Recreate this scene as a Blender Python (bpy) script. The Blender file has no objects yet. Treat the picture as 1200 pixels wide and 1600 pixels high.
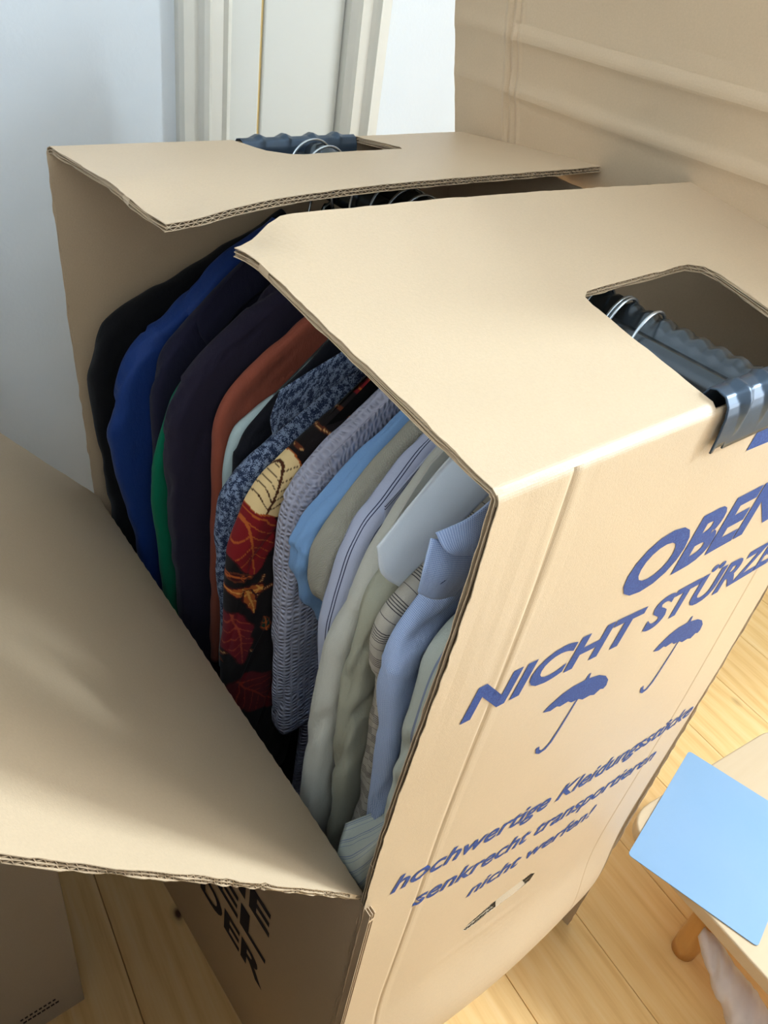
import bpy, bmesh, math, random
import numpy as np
from mathutils import Vector, Matrix
from mathutils.geometry import delaunay_2d_cdt

scene = bpy.context.scene
# ------------------------------------------------------------------ camera
cd = bpy.data.cameras.new('camera'); cam = bpy.data.objects.new('camera', cd)
scene.collection.objects.link(cam); scene.camera = cam
cd.sensor_fit = 'VERTICAL'; cd.sensor_height = 36.0; cd.lens = 28.17; cd.clip_start = 0.02
RT = Vector((0.77894, -0.61126, 0.14006)); DN = Vector((-0.29056, -0.54973, -0.78318)); FW = Vector((0.55572, 0.56935, -0.60581))
cam.matrix_world = Matrix(((RT.x, -DN.x, -FW.x, -0.314), (RT.y, -DN.y, -FW.y, -0.229), (RT.z, -DN.z, -FW.z, 1.533), (0, 0, 0, 1)))
# ------------------------------------------------------------------ world and lights
w = bpy.data.worlds.new('world'); scene.world = w; w.use_nodes = True
w.node_tree.nodes['Background'].inputs[0].default_value = (0.87, 0.94, 1.0, 1)
w.node_tree.nodes['Background'].inputs[1].default_value = 6.0
def area(name, loc, target, sx, sy, power, col):
    l = bpy.data.lights.new(name, 'AREA'); l.shape = 'RECTANGLE'; l.size = sx; l.size_y = sy; l.energy = power; l.color = col
    o = bpy.data.objects.new(name, l); scene.collection.objects.link(o); o.location = loc
    o.rotation_euler = (Vector(target) - Vector(loc)).to_track_quat('-Z', 'Y').to_euler()
    return o
area('window_light', (3.5, -0.98, 2.98), (0.2, 0.1, 1.0), 0.8, 0.8, 260, (0.70, 0.86, 1.0))
# ------------------------------------------------------------------ exposure
scene.view_settings.view_transform = 'Standard'; scene.view_settings.look = 'None'
scene.view_settings.gamma = 1.0; scene.view_settings.use_curve_mapping = False
scene.view_settings.exposure = 0.54

rng = random.Random(7)
# ================================================================== helpers
def srgb(r, g, b):
    f = lambda c: (c/255/12.92) if c/255 <= 0.04045 else ((c/255+0.055)/1.055)**2.4
    return (f(r), f(g), f(b), 1.0)
def link(o, parent=None):
    scene.collection.objects.link(o)
    if parent: o.parent = parent
    return o
def mesh_obj(name, verts, faces, mats, parent=None, smooth=True, midx=None, uv=None):
    me = bpy.data.meshes.new(name)
    me.from_pydata([tuple(map(float, v)) for v in verts], [], [tuple(int(i) for i in f) for f in faces])
    for m in (mats if isinstance(mats, (list, tuple)) else [mats]): me.materials.append(m)
    if midx is not None: me.polygons.foreach_set('material_index', np.asarray(midx, dtype=np.int32))
    me.polygons.foreach_set('use_smooth', np.full(len(me.polygons), smooth))
    if uv is not None:
        lay = me.uv_layers.new(name='UVMap'); li = np.empty(len(me.loops), dtype=np.int32)
        me.loops.foreach_get('vertex_index', li)
        lay.data.foreach_set('uv', np.asarray(uv, dtype=np.float32)[li].ravel())
    me.update()
    return link(bpy.data.objects.new(name, me), parent)
def bm_obj(name, bm, mat, parent=None, smooth=False):
    me = bpy.data.meshes.new(name); bm.to_mesh(me); bm.free()
    for m in (mat if isinstance(mat, (list, tuple)) else [mat]): me.materials.append(m)
    for p in me.polygons: p.use_smooth = smooth
    return link(bpy.data.objects.new(name, me), parent)
def empty(name, loc, label, cat, group=None):
    o = bpy.data.objects.new(name, None); link(o); o.location = loc; o.empty_display_size = 0.05
    tag(o, label, cat, group); return o
def tag(o, label, cat=None, group=None, kind=None):
    if label: o['label'] = label
    if cat: o['category'] = cat
    if group: o['group'] = group
    if kind: o['kind'] = kind
    return o
def keep(child, parent):            # parent at parent.location with coordinates given in world space
    child.parent = parent; child.matrix_parent_inverse = Matrix.Translation(-Vector(parent.location))
    return child
def box_bm(bm, x0, x1, y0, y1, z0, z1, bevel=0.0):
    r = bmesh.ops.create_cube(bm, size=1.0)
    for v in r['verts']:
        v.co = Vector(((x0+x1)/2+v.co.x*(x1-x0), (y0+y1)/2+v.co.y*(y1-y0), (z0+z1)/2+v.co.z*(z1-z0)))
    if bevel:
        es = list({e for v in r['verts'] for e in v.link_edges})
        bmesh.ops.bevel(bm, geom=es, offset=bevel, segments=2, affect='EDGES', profile=0.5)
def tube(path, rad, n=10, closed_ends=True):
    path = [Vector(p) for p in path]; V = []; F = []
    t0 = (path[1]-path[0]).normalized(); up = Vector((0, 0, 1)) if abs(t0.z) < .9 else Vector((1, 0, 0))
    nrm = t0.cross(up).normalized()
    for i, p in enumerate(path):
        t = (path[min(i+1, len(path)-1)]-path[max(i-1, 0)]).normalized()
        nrm = (nrm - t*nrm.dot(t)).normalized(); b = t.cross(nrm)
        r = rad[i] if isinstance(rad, (list, tuple)) else rad
        for k in range(n):
            a = 2*math.pi*k/n; V.append(p+nrm*math.cos(a)*r+b*math.sin(a)*r)
    for i in range(len(path)-1):
        for k in range(n):
            F.append((i*n+k, i*n+(k+1) % n, (i+1)*n+(k+1) % n, (i+1)*n+k))
    if closed_ends:
        F.append(tuple(range(n))[::-1]); F.append(tuple((len(path)-1)*n+k for k in range(n)))
    return V, F
_T = np.random.RandomState(3).rand(64, 64, 64)
def noise3(x, y, z):
    x, y, z = np.broadcast_arrays(np.asarray(x, float), np.asarray(y, float), np.asarray(z, float))
    xi, yi, zi = np.floor(x).astype(int), np.floor(y).astype(int), np.floor(z).astype(int)
    s = lambda t: t*t*t*(t*(t*6-15)+10)
    fx, fy, fz = s(x-xi), s(y-yi), s(z-zi); r = 0
    for a in (0, 1):
        for b in (0, 1):
            for c in (0, 1):
                r = r + _T[(xi+a) % 64, (yi+b) % 64, (zi+c) % 64]*(fx if a else 1-fx)*(fy if b else 1-fy)*(fz if c else 1-fz)
    return r*2-1
# ------------------------------------------------------------------ materials
class NT:
    def __init__(s, name, rough=0.8, spec=0.3):
        s.m = bpy.data.materials.new(name); s.m.use_nodes = True; s.t = s.m.node_tree
        s.b = s.t.nodes['Principled BSDF']; s.b.inputs['Roughness'].default_value = rough
        s.b.inputs['Specular IOR Level'].default_value = spec
    def n(s, typ, **kw):
        nd = s.t.nodes.new(typ)
        for k, v in kw.items():
            if k in nd.inputs.keys(): s.put(nd.inputs[k], v)
            else: setattr(nd, k, v)
        return nd
    def put(s, sock, v):
        if isinstance(v, bpy.types.NodeSocket): s.t.links.new(v, sock)
        else: sock.default_value = v
    def math(s, op, a, b=0.0, c=0.0):
        nd = s.t.nodes.new('ShaderNodeMath'); nd.operation = op
        s.put(nd.inputs[0], a); s.put(nd.inputs[1], b); s.put(nd.inputs[2], c)
        return nd.outputs[0]
    def mix(s, f, a, b):
        nd = s.t.nodes.new('ShaderNodeMix'); nd.data_type = 'RGBA'
        s.put(nd.inputs[0], f); s.put(nd.inputs[6], a); s.put(nd.inputs[7], b)
        return nd.outputs[2]
    def ramp(s, f, stops):
        nd = s.t.nodes.new('ShaderNodeValToRGB'); s.put(nd.inputs[0], f)
        e = nd.color_ramp.elements
        while len(e) < len(stops): e.new(0.5)
        for k, (p, c) in enumerate(stops): e[k].position = p; e[k].color = c if len(c) == 4 else (*c, 1)
        return nd.outputs[0]
    def coord(s, which='Object'): return s.n('ShaderNodeTexCoord').outputs[which]
    def uv(s):
        x = s.n('ShaderNodeSeparateXYZ'); s.t.links.new(s.coord('UV'), x.inputs[0]); return x.outputs[0], x.outputs[1]
    def noise(s, vec, scale, detail=3, rough=0.5, stretch=None):
        if stretch:
            mp = s.n('ShaderNodeMapping'); s.t.links.new(vec, mp.inputs[0]); mp.inputs['Scale'].default_value = stretch; vec = mp.outputs[0]
        nd = s.n('ShaderNodeTexNoise'); s.t.links.new(vec, nd.inputs['Vector'])
        nd.inputs['Scale'].default_value = scale; nd.inputs['Detail'].default_value = detail; nd.inputs['Roughness'].default_value = rough
        return nd.outputs[0]
    def bump(s, h, strength=0.3, dist=0.001):
        nd = s.n('ShaderNodeBump'); nd.inputs['Strength'].default_value = strength; nd.inputs['Distance'].default_value = dist
        s.put(nd.inputs['Height'], h); s.t.links.new(nd.outputs[0], s.b.inputs['Normal'])
    def color(s, c): s.put(s.b.inputs['Base Color'], c); return s
def flat(name, c, rough=0.6, spec=0.4, metal=0.0):
    k = NT(name, rough, spec); k.color(c); k.b.inputs['Metallic'].default_value = metal; return k.m
def cardboard(name, base, dark=0.86, bump=0.25):
    k = NT(name, 0.46, 0.5); P = k.coord()
    a = k.noise(P, 9, 4); b = k.noise(P, 420, 2, 0.7); c = k.noise(P, 1500, 1)
    col = k.mix(k.math('MULTIPLY', a, 0.55), base, tuple(x*dark for x in base[:3])+(1,))
    fib = k.math('MULTIPLY', k.math('SUBTRACT', b, 0.5), 0.16)
    hs = k.n('ShaderNodeHueSaturation', Color=col); k.put(hs.inputs['Value'], k.math('ADD', 1.0, fib))
    k.color(hs.outputs[0])
    k.bump(k.math('ADD', k.math('MULTIPLY', a, 3.0), k.math('ADD', b, c)), bump, 0.0006)
    return k.m
KRAFT = cardboard('kraft_cardboard', (0.60, 0.445, 0.285, 1))
KRAFT_IN = cardboard('kraft_cardboard_inside', (0.52, 0.385, 0.245, 1))
FLUTE = cardboard('kraft_fluting', (0.36, 0.25, 0.145, 1))
INK = NT('blue_print_ink', 0.6, 0.3)
_a = INK.noise(INK.coord(), 700, 2, 0.7)
INK.color(INK.mix(INK.ramp(_a, [(0.30, (0, 0, 0)), (0.62, (1, 1, 1))]), srgb(46, 84, 146), srgb(18, 50, 116))); INK = INK.m
INK_DARK = flat('black_print_ink', srgb(38, 36, 48), 0.7, 0.2)
# ================================================================== setting
floor_dir = math.radians(6.5)
sub = bmesh.new(); box_bm(sub, -0.64, 2.6, -2.6, 1.0, -0.06, -0.022)
floor = bm_obj('floor', sub, flat('subfloor_wood', srgb(90, 60, 30), 0.9)); tag(floor, None, kind='structure')
def pine():
    k = NT('pine_floorboard', 0.45, 0.3); P = k.coord(); oi = k.n('ShaderNodeObjectInfo').outputs['Random']
    off = k.n('ShaderNodeVectorMath', operation='ADD'); k.t.links.new(P, off.inputs[0])
    cx = k.n('ShaderNodeCombineXYZ'); k.put(cx.inputs[0], k.math('MULTIPLY', oi, 37.0)); k.put(cx.inputs[1], k.math('MULTIPLY', oi, 91.0))
    k.t.links.new(cx.outputs[0], off.inputs[1]); V = off.outputs[0]
    warp = k.noise(V, 3.0, 2, 0.5, (1.6, 0.5, 1))
    sx = k.n('ShaderNodeSeparateXYZ'); k.t.links.new(V, sx.inputs[0])
    ring = k.math('SINE', k.math('MULTIPLY', k.math('ADD', sx.outputs[0], k.math('MULTIPLY', warp, 0.14)), 150.0))
    ring2 = k.math('MULTIPLY_ADD', ring, 0.5, 0.5)
    fine = k.noise(V, 90, 3, 0.6, (1.0, 0.05, 1))
    g = k.math('ADD', k.math('MULTIPLY', ring2, 0.16), k.math('MULTIPLY', fine, 0.72))
    base = k.ramp(g, [(0.15, srgb(236, 202, 146)), (0.45, srgb(230, 188, 124)), (0.8, srgb(204, 152, 88))])
    tint = k.mix(k.math('MULTIPLY', oi, 0.35), base, srgb(208, 160, 96))
    vo = k.n('ShaderNodeTexVoronoi'); mp = k.n('ShaderNodeMapping'); k.t.links.new(V, mp.inputs[0]); mp.inputs['Scale'].default_value = (1.0, 0.6, 1.0)
    k.t.links.new(mp.outputs[0], vo.inputs['Vector']); vo.inputs['Scale'].default_value = 7.5; vo.inputs['Randomness'].default_value = 1.0
    kn = k.ramp(vo.outputs['Distance'], [(0.035, (1, 1, 1)), (0.07, (0.25, 0.25, 0.25)), (0.12, (0, 0, 0))])
    k.color(k.mix(kn, tint, srgb(74, 40, 16)))
    k.bump(fine, 0.06, 0.0008)
    return k.m
PINE = pine()
_pm = {}
def plank(length, wd, x, y):
    key = round(length, 2)
    if key not in _pm:
        bm = bmesh.new(); box_bm(bm, -wd/2+0.0011, wd/2-0.0011, 0.0008, length-0.0008, -0.022, 0.0, 0.0016)
        o = bm_obj('plank', bm, PINE); _pm[key] = o.data
    else: o = link(bpy.data.objects.new('plank', _pm[key]))
    o.rotation_euler = (0, 0, -floor_dir); o.location = (x, y, 0); o.parent = floor
c, s = math.cos(floor_dir), math.sin(floor_dir)
for k in range(-12, 15):
    u = 0.534+0.2*k; v = -2.55-rng.random()*0.5
    for L in ((1.6, 2.05, 1.3) if k % 2 else (2.05, 1.6, 1.3)):
        x, y = u+v*s, v*c
        if x < 2.55 and x > -0.9 and y < 0.98:
            L2 = min(L, (0.975-y)/c)
            if L2 > 0.02: plank(L2, 0.2, x, y)
        v += L
# ---- wall behind with the cream door casing
PAINT = NT('cool_white_paint', 0.7, 0.25); _n = PAINT.noise(PAINT.coord(), 160, 3); _m = PAINT.noise(PAINT.coord(), 12, 3)
PAINT.color(PAINT.mix(_m, srgb(213, 219, 223), srgb(221, 226, 229))); PAINT.bump(PAINT.math('ADD', _n, PAINT.math('MULTIPLY', _m, 2.0)), 0.16, 0.0014); PAINT = PAINT.m
CREAM = NT('cream_gloss_paint', 0.35, 0.4); _n = CREAM.noise(CREAM.coord(), 40, 2)
CREAM.color(CREAM.mix(_n, srgb(212, 208, 196), srgb(206, 203, 192))); CREAM.bump(_n, 0.08, 0.001); CREAM = CREAM.m
TAUPE = flat('taupe_wall_paint', srgb(128, 120, 112), 0.8, 0.2)
CREAM2 = flat('cream_panel_paint', srgb(198, 198, 190), 0.4, 0.35)
GAP = flat('yellowed_caulk', srgb(206, 178, 118), 0.6)
YW = 1.0
bm = bmesh.new(); box_bm(bm, -0.64, 0.297, YW, YW+0.12, -0.06, 3.4); box_bm(bm, 0.68, 2.6, YW, YW+0.12, -0.06, 3.4); box_bm(bm, 0.297, 0.68, YW, YW+0.12, 2.05, 3.4)
tag(bm_obj('wall_back', bm, PAINT), None, kind='structure')
door = empty('door_1', (0.49, YW, 0), None, None); door['kind'] = 'structure'
def strip(name, x0, x1, y0, y1, z0, z1, mat, bev=0.003):
    bm = bmesh.new(); box_bm(bm, x0, x1, y0, y1, z0, z1, bev); return keep(bm_obj(name, bm, mat), door)
def profile_strip(name, pts, z0, z1, mat):
    n = len(pts); V = [(x, y, z) for z in (z0, z1) for x, y in pts]; F = [(i, (i+1) % n, n+(i+1) % n, n+i) for i in range(n)]
    F += [tuple(range(n))[::-1], tuple(range(n, 2*n))]
    return keep(mesh_obj(name, V, F, mat, smooth=False), door)
def casing_profile(x0, x1, flip):
    a = [(0, 0.02), (0, -0.012), (0.05, -0.020), (0.30, -0.022), (0.36, -0.030), (0.44, -0.033), (0.50, -0.026), (0.56, -0.020), (0.78, -0.018), (0.84, -0.023), (0.90, -0.018), (1, -0.008), (1, 0.02)]
    L = [((x0+(x1-x0)*(1-u if flip else u)), YW+y) for u, y in a]
    return L if not flip else L[::-1]
profile_strip('casing', casing_profile(0.297, 0.386, False), 0, 2.12, CREAM)
profile_strip('casing', casing_profile(0.604, 0.682, True), 0, 2.12, CREAM)
strip('casing', 0.297, 0.682, YW-0.02, YW+0.02, 2.121, 2.2, CREAM)
strip('door_stile', 0.387, 0.4445, YW+0.004, YW+0.04, 0.01, 2.05, CREAM2)
strip('door_gap', 0.4445, 0.451, YW+0.010, YW+0.035, 0.01, 2.05, GAP, 0.001)
strip('door_panel', 0.451, 0.603, YW+0.006, YW+0.04, 0.01, 2.05, CREAM2)
bm = bmesh.new(); box_bm(bm, -0.505, -0.10, -2.6, -0.13, 0, 0.93); tag(bm_obj('added_shade_ledge', bm, TAUPE), None, kind='structure')  # unseen ledge added beside the camera to keep light from under the front flap
bm = bmesh.new(); box_bm(bm, -0.5195, -0.506, -2.59, YW-0.02, 0, 1.34, 0.002); tag(bm_obj('added_shade_wainscot', bm, flat('added_wainscot_brown', srgb(76, 55, 40), 0.6)), None, kind='structure')  # unseen dark panelling added on the left wall to cut bounce into the box
bm = bmesh.new(); box_bm(bm, 0.683, 0.688, YW-0.004, YW+0.01, 0, 2.1, 0.001); tag(bm_obj('trim_1', bm, GAP), None, kind='structure')
bm = bmesh.new(); box_bm(bm, -0.64, -0.52, -2.6, YW, -0.06, 3.4); tag(bm_obj('wall_left', bm, flat('taupe_side_wall_paint', srgb(222, 222, 222), 0.8, 0.2)), None, kind='structure')
bm = bmesh.new(); box_bm(bm, -0.64, 2.6, -2.72, -2.6, -0.06, 3.4); tag(bm_obj('wall_front', bm, TAUPE), None, kind='structure')
bm = bmesh.new(); box_bm(bm, -0.64, 2.6, -2.72, YW+0.12, 3.4, 3.5); tag(bm_obj('ceiling', bm, PAINT), None, kind='structure')
bm = bmesh.new(); box_bm(bm, 2.6, 2.72, -2.72, YW+0.12, -0.06, 0.75); box_bm(bm, 2.6, 2.72, -0.68, YW+0.12, 0.75, 3.4); box_bm(bm, 2.6, 2.72, -2.3, -0.68, 3.32, 3.4); box_bm(bm, 2.6, 2.72, -2.72, -2.3, 0.75, 3.4); tag(bm_obj('wall_right', bm, PAINT), None, kind='structure')
bm = bmesh.new(); box_bm(bm, 0.69, 2.59, YW-0.018, YW-0.0005, 0, 0.11, 0.004); tag(bm_obj('baseboard_back', bm, CREAM), None, kind='structure')
bm = bmesh.new(); box_bm(bm, 2.58, 2.5995, -2.6, YW-0.02, 0, 0.11, 0.004); tag(bm_obj('baseboard_right', bm, CREAM), None, kind='structure')
bm = bmesh.new(); box_bm(bm, -0.52, 0.29, YW-0.018, YW, 0, 0.11, 0.004); tag(bm_obj('baseboard_back', bm, CREAM), None, kind='structure')

# ================================================================== corrugated sheet builder
T = 0.007
def resample(loop, step):
    out = []
    for i in range(len(loop)):
        a = np.array(loop[i], float); b = np.array(loop[(i+1) % len(loop)], float)
        n = max(1, int(round(np.linalg.norm(b-a)/step)))
        for k in range(n): out.append(tuple(a+(b-a)*k/n))
    return out
def pip(px, py, loop):
    ins = np.zeros(len(px), bool); L = loop
    for i in range(len(L)):
        x0, y0 = L[i]; x1, y1 = L[i-1]
        c = ((y0 > py) != (y1 > py)); 
        with np.errstate(divide='ignore', invalid='ignore'):
            xs = (x1-x0)*(py-y0)/(y1-y0+1e-15)+x0
        ins ^= c & (px < xs)
    return ins
def inside(px, py, outline, holes):
    r = pip(px, py, outline)
    for h in holes: r &= ~pip(px, py, h)
    return r
def normals(S, s, t):
    e = 1e-4; a = S(s+e, t)-S(s-e, t); b = S(s, t+e)-S(s, t-e); n = np.cross(a, b)
    return n/np.linalg.norm(n, axis=1, keepdims=True)
def corrugated(name, outline, S, sign, parent, flute='t', holes=(), sl=(), tl=(), step=0.016, fray=0.0007, seed=0, mats=None, detail=None, thick=T, flute_mesh=True, clean=(), fl=(-9, 9), bstep=0.007, sstep=None):
    """three liners and two layers of zigzag fluting; S maps (s,t) to the outer face, sign turns the normal inwards"""
    loops = [resample(outline, min(step, bstep))]+[resample(h, 0.008) for h in holes]
    pts = []; edges = []
    for L in loops:
        b = len(pts); pts += L; edges += [(b+i, b+(i+1) % len(L)) for i in range(len(L))]
    nb = len(pts)
    lo = np.min(np.array(outline), 0); hi = np.max(np.array(outline), 0)
    gs = np.unique(np.concatenate([np.arange(lo[0], hi[0], sstep or step), np.array(sl, float)])); gt = np.unique(np.concatenate([np.arange(lo[1], hi[1], step), np.array(tl, float)]))
    G, H = np.meshgrid(gs, gt, indexing='ij'); G = G.ravel(); H = H.ravel()
    ok = inside(G, H, outline, holes)
    B = np.array(pts)
    d = np.min((G[:, None]-B[None, :, 0])**2+(H[:, None]-B[None, :, 1])**2, axis=1); ok &= d > (0.0013)**2
    pts += list(zip(G[ok], H[ok]))
    vs, es, fs, *_ = delaunay_2d_cdt([Vector(p) for p in pts], edges, [], 0, 1e-7)
    P = np.array([[v.x, v.y] for v in vs]); F = np.array([list(f) for f in fs])
    cen = P[F].mean(1); F = F[inside(cen[:, 0], cen[:, 1], outline, holes)]
    a = P[F[:, 1]]-P[F[:, 0]]; b = P[F[:, 2]]-P[F[:, 0]]; ar = a[:, 0]*b[:, 1]-a[:, 1]*b[:, 0]
    F = F[np.abs(ar) > 1e-12]; ar = ar[np.abs(ar) > 1e-12]; F[ar < 0] = F[ar < 0][:, ::-1]
    ec = {}
    for f in F:
        for i in range(3):
            k = (f[i], f[(i+1) % 3]); ec[tuple(sorted(k))] = None if tuple(sorted(k)) in ec else k
    bed = [k for k in ec.values() if k]
    bset = np.zeros(len(P), bool)
    for k in bed: bset[list(k)] = True
    for axis, val in clean: bset &= ~(np.abs(P[:, axis]-val) < 2e-3)
    V = []; FF = []; MI = []; base = 0
    lt = 0.0007
    N = normals(S, P[:, 0], P[:, 1])*sign
    for li, h0 in enumerate((0.0, thick/2-lt/2, thick-lt)):
        Q = P.copy(); jit = np.stack([noise3(P[:, 0]*70+li*9, P[:, 1]*70, seed+.3), noise3(P[:, 0]*70, P[:, 1]*70+li*9, seed+7.7)], 1)*fray*1.6
        Q[bset] += jit[bset]
        X = S(Q[:, 0], Q[:, 1]); hh = np.zeros(len(P)) if detail is None else detail(P[:, 0], P[:, 1])
        V.append(X+N*(h0+hh)[:, None]); V.append(X+N*(h0+lt+hh)[:, None])
        n = len(P); f0 = F+base; f1 = F[:, ::-1]+base+n
        if sign > 0: f0 = f0[:, ::-1]; f1 = f1[:, ::-1]
        FF += f0.tolist()+f1.tolist(); MI += [0 if li == 0 else 1]*len(F)+[1]*len(F)
        for a, b in bed:
            q = (a+base, b+base, b+base+n, a+base+n); FF.append(q if sign < 0 else q[::-1]); MI.append(1)
        if li and bed:
            a, b = bed[0]; FF.append((a+base-n, b+base-n, b+base, a+base)); MI.append(1)
        base += 2*n
    FV = []; FFl = []; FM = []
    if flute_mesh:
        fb = 0
        pitch = 0.0084; ax = 0 if flute == 't' else 1
        A = np.arange(lo[ax]+0.0009, hi[ax]-0.0005, pitch/4)
        def intervals(a):
            xs = []
            for L in [outline]+list(holes):
                for i in range(len(L)):
                    p, q = L[i], L[(i+1) % len(L)]
                    if (p[ax] > a) != (q[ax] > a): xs.append(p[1-ax]+(q[1-ax]-p[1-ax])*(a-p[ax])/(q[ax]-p[ax]))
            xs.sort(); return [(max(xs[i]+0.0006, fl[0]), min(xs[i+1]-0.0006, fl[1])) for i in range(0, len(xs)-1, 2) if min(xs[i+1], fl[1])-max(xs[i], fl[0]) > 0.002]
        I = [intervals(a) for a in A]
        for lay in (0, 1):
            zlo = lt+lay*(thick/2-lt/2)+0.0001; zhi = zlo+thick/2-1.5*lt-0.0001
            for i in range(len(A)-1):
                if len(I[i]) != len(I[i+1]): continue
                for (p0, p1), (q0, q1) in zip(I[i], I[i+1]):
                    m = max(1, int(math.ceil(max(p1-p0, q1-q0)/0.03)))
                    ts = np.linspace(0, 1, m+1); cols = []
                    for (a, b, al, k) in ((p0, p1, A[i], i), (q0, q1, A[i+1], i+1)):
                        ph = (k+2*lay) % 4; h = zlo+(zhi-zlo)*(0.5+0.5*(0, 1, 0, -1)[ph])
                        tt = a+(b-a)*ts; aa = np.full(m+1, al)
                        s_, t_ = (aa, tt) if ax == 0 else (tt, aa)
                        cols.append(S(s_, t_)+normals(S, s_, t_)*sign*(h+(0 if detail is None else detail(s_, t_)))[:, None] if detail is not None else S(s_, t_)+normals(S, s_, t_)*sign*h)
                    w0 = m+1; th_ = (normals(S, np.full(1, (lo[0]+hi[0])/2), np.full(1, (lo[1]+hi[1])/2))*sign*0.00032)[0]
                    FV += [cols[0]-th_, cols[1]-th_, cols[0]+th_, cols[1]+th_]; base_ = fb
                    for k in range(m):
                        FFl.append((base_+k, base_+k+1, base_+w0+k+1, base_+w0+k)); FFl.append((base_+2*w0+k, base_+3*w0+k, base_+3*w0+k+1, base_+2*w0+k+1)); FM += [1, 1]
                    for k in (0, m): FFl.append((base_+k, base_+w0+k, base_+3*w0+k, base_+2*w0+k)); FM.append(0)
                    fb += 4*w0
    V = np.concatenate(V)
    o = mesh_obj(name, V, FF, mats or [KRAFT, KRAFT_IN, FLUTE], smooth=False, midx=MI)
    keep(o, parent)
    if FV:
        mm = mats or [KRAFT, KRAFT_IN, FLUTE]
        f_ = mesh_obj('fluting', np.concatenate(FV), FFl, [mm[1], mm[2]], smooth=False, midx=FM); f_.parent = o; f_.matrix_parent_inverse = Matrix.Identity(4); f_['kind'] = 'stuff'
    return o
def fold_profile(q, r, thmax):        # arc-length q from the start of a fold; returns (run, rise)
    q = np.asarray(q, float); th = np.clip(q/r, 0, thmax); ex = np.maximum(q-r*thmax, 0); neg = np.minimum(q, 0)
    return r*(1-np.cos(th))+ex*math.sin(thmax), r*np.sin(th)+ex*math.cos(thmax)+neg
def gauss(x, c, w): return np.exp(-((x-c)/w)**2)
ss = lambda x: np.clip(x, 0, 1)**2*(3-2*np.clip(x, 0, 1))

# ================================================================== wardrobe box
W, D, H = 0.605, 0.70, 1.27
wb = empty('wardrobe_box', (0.30, 0.35, 0), 'tall kraft cardboard wardrobe box, open at the front, with blue German lettering', 'box')
R1 = 0.010; TH1 = math.pi/2-0.155
def near_left_y(z): return 0.021*ss((1.25-z)/0.5)*ss((z+0.25)/0.7)
def S_print(s, t):                     # printed face seen from outside, s along x, t up (t=0 at the floor)
    u = s/W; q = t-(H-R1)
    run, rise = fold_profile(q, R1, TH1); z = H-R1+rise
    xr = 0.565+0.045*np.clip(z/0.75, 0, 1)
    x = u*xr
    y = near_left_y(z)*(1-u)**1.5*np.where(q < 0, 1, 0)+run
    y = y-0.030*gauss(z, 0.23, 0.10)*(0.35+0.65*np.sin(np.clip(u, 0, 1)*math.pi))*ss(z/0.10)
    y = y+0.022*(1-ss(z/0.16))
    y = y-0.006*np.sin(u*math.pi)*gauss(z, 0.8, 0.35)
    return np.stack([x, y, z], -1)
def d_print(s, t):
    return 0.0011*gauss(s, 0.066+0.010*np.sin(t*2.2), 0.0022)-0.0004*gauss(s, 0.073+0.010*np.sin(t*2.2), 0.004)+0.0009*gauss(s, 0.515, 0.002)+0.0006*noise3(s*14, t*3, 2.2)+0.0005*noise3(s*70, t*7+s*20, 4.4)*ss((0.16-s)/0.1)*ss((t-0.9)/0.2)-0.0010*gauss(t, 0.405, 0.012)*gauss(s, 0.27, 0.16)
TQ = H-R1+R1*TH1/2
slot = [(0.204, 0.460), (0.214, 0.470), (0.232, 0.476), (0.250, 0.486), (0.324, 0.493), (0.336, 0.484), (0.332, 0.466), (0.314, 0.460), (0.250, 0.456), (0.232, 0.451), (0.214, 0.450)]
printed = corrugated('printed_panel', [(0, 0.0), (W, 0.0), (W, TQ), (0, TQ)], S_print, -1, wb, 't', holes=[slot], sstep=0.007, fl=(-9, H-R1-0.002),
    sl=[0.058+0.002*i for i in range(12)]+[0.511+0.002*i for i in range(5)], tl=[H-R1+R1*TH1/2*i/4 for i in range(4)], step=0.015, seed=1, detail=d_print, clean=[(1, TQ), (1, 0.0)])
tag(printed, 'panel with blue lettering and two umbrella marks')
def on_print(x, z):                    # world x, z  ->  point just outside the printed face
    s = np.asarray(x, float)*W/(0.565+0.045*np.clip(np.asarray(z, float)/0.75, 0, 1)); t = np.asarray(z, float)
    n = normals(S_print, s, t)
    if n[:, 1].mean() > 0: n = -n
    return S_print(s, t), n, d_print(s, t)
# near top flap
CUT = [(0.236, 0.147), (0.245, 0.153), (0.402, 0.160), (0.420, 0.152), (0.427, 0.135)]
def S_nflap(s, t):
    run, rise = fold_profile(t+R1*TH1/2, R1, TH1)
    x = s+0.012*t/0.3*(s/W)
    z = H-R1+rise+0.004*np.sin(s/W*math.pi)*ss(t/0.3)
    z = z-0.010*gauss(s, 0.0, 0.03)*gauss(t, 0.31, 0.03)
    return np.stack([x, run, z], -1)
corrugated('top_flap', [(0, -0.0016), (0.233, -0.0016), (0.233, 0.135)]+CUT+[(0.427, -0.0016), (W, -0.0016), (0.600, 0.303), (0.045, 0.320), (-0.008, 0.296)], S_nflap, -1, wb, 't',
    tl=[R1*TH1/2*i/4 for i in range(1, 6)]+[0.155, 0.165, 0.175], step=0.015, seed=2, sstep=0.007, clean=[(1, -0.0016)], fl=(0.012, 9), detail=lambda s, t: 0.0005*noise3(s*10, t*10, 5.1)*ss(t/0.03)-0.0004*gauss(t, 0, 0.01))
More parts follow.
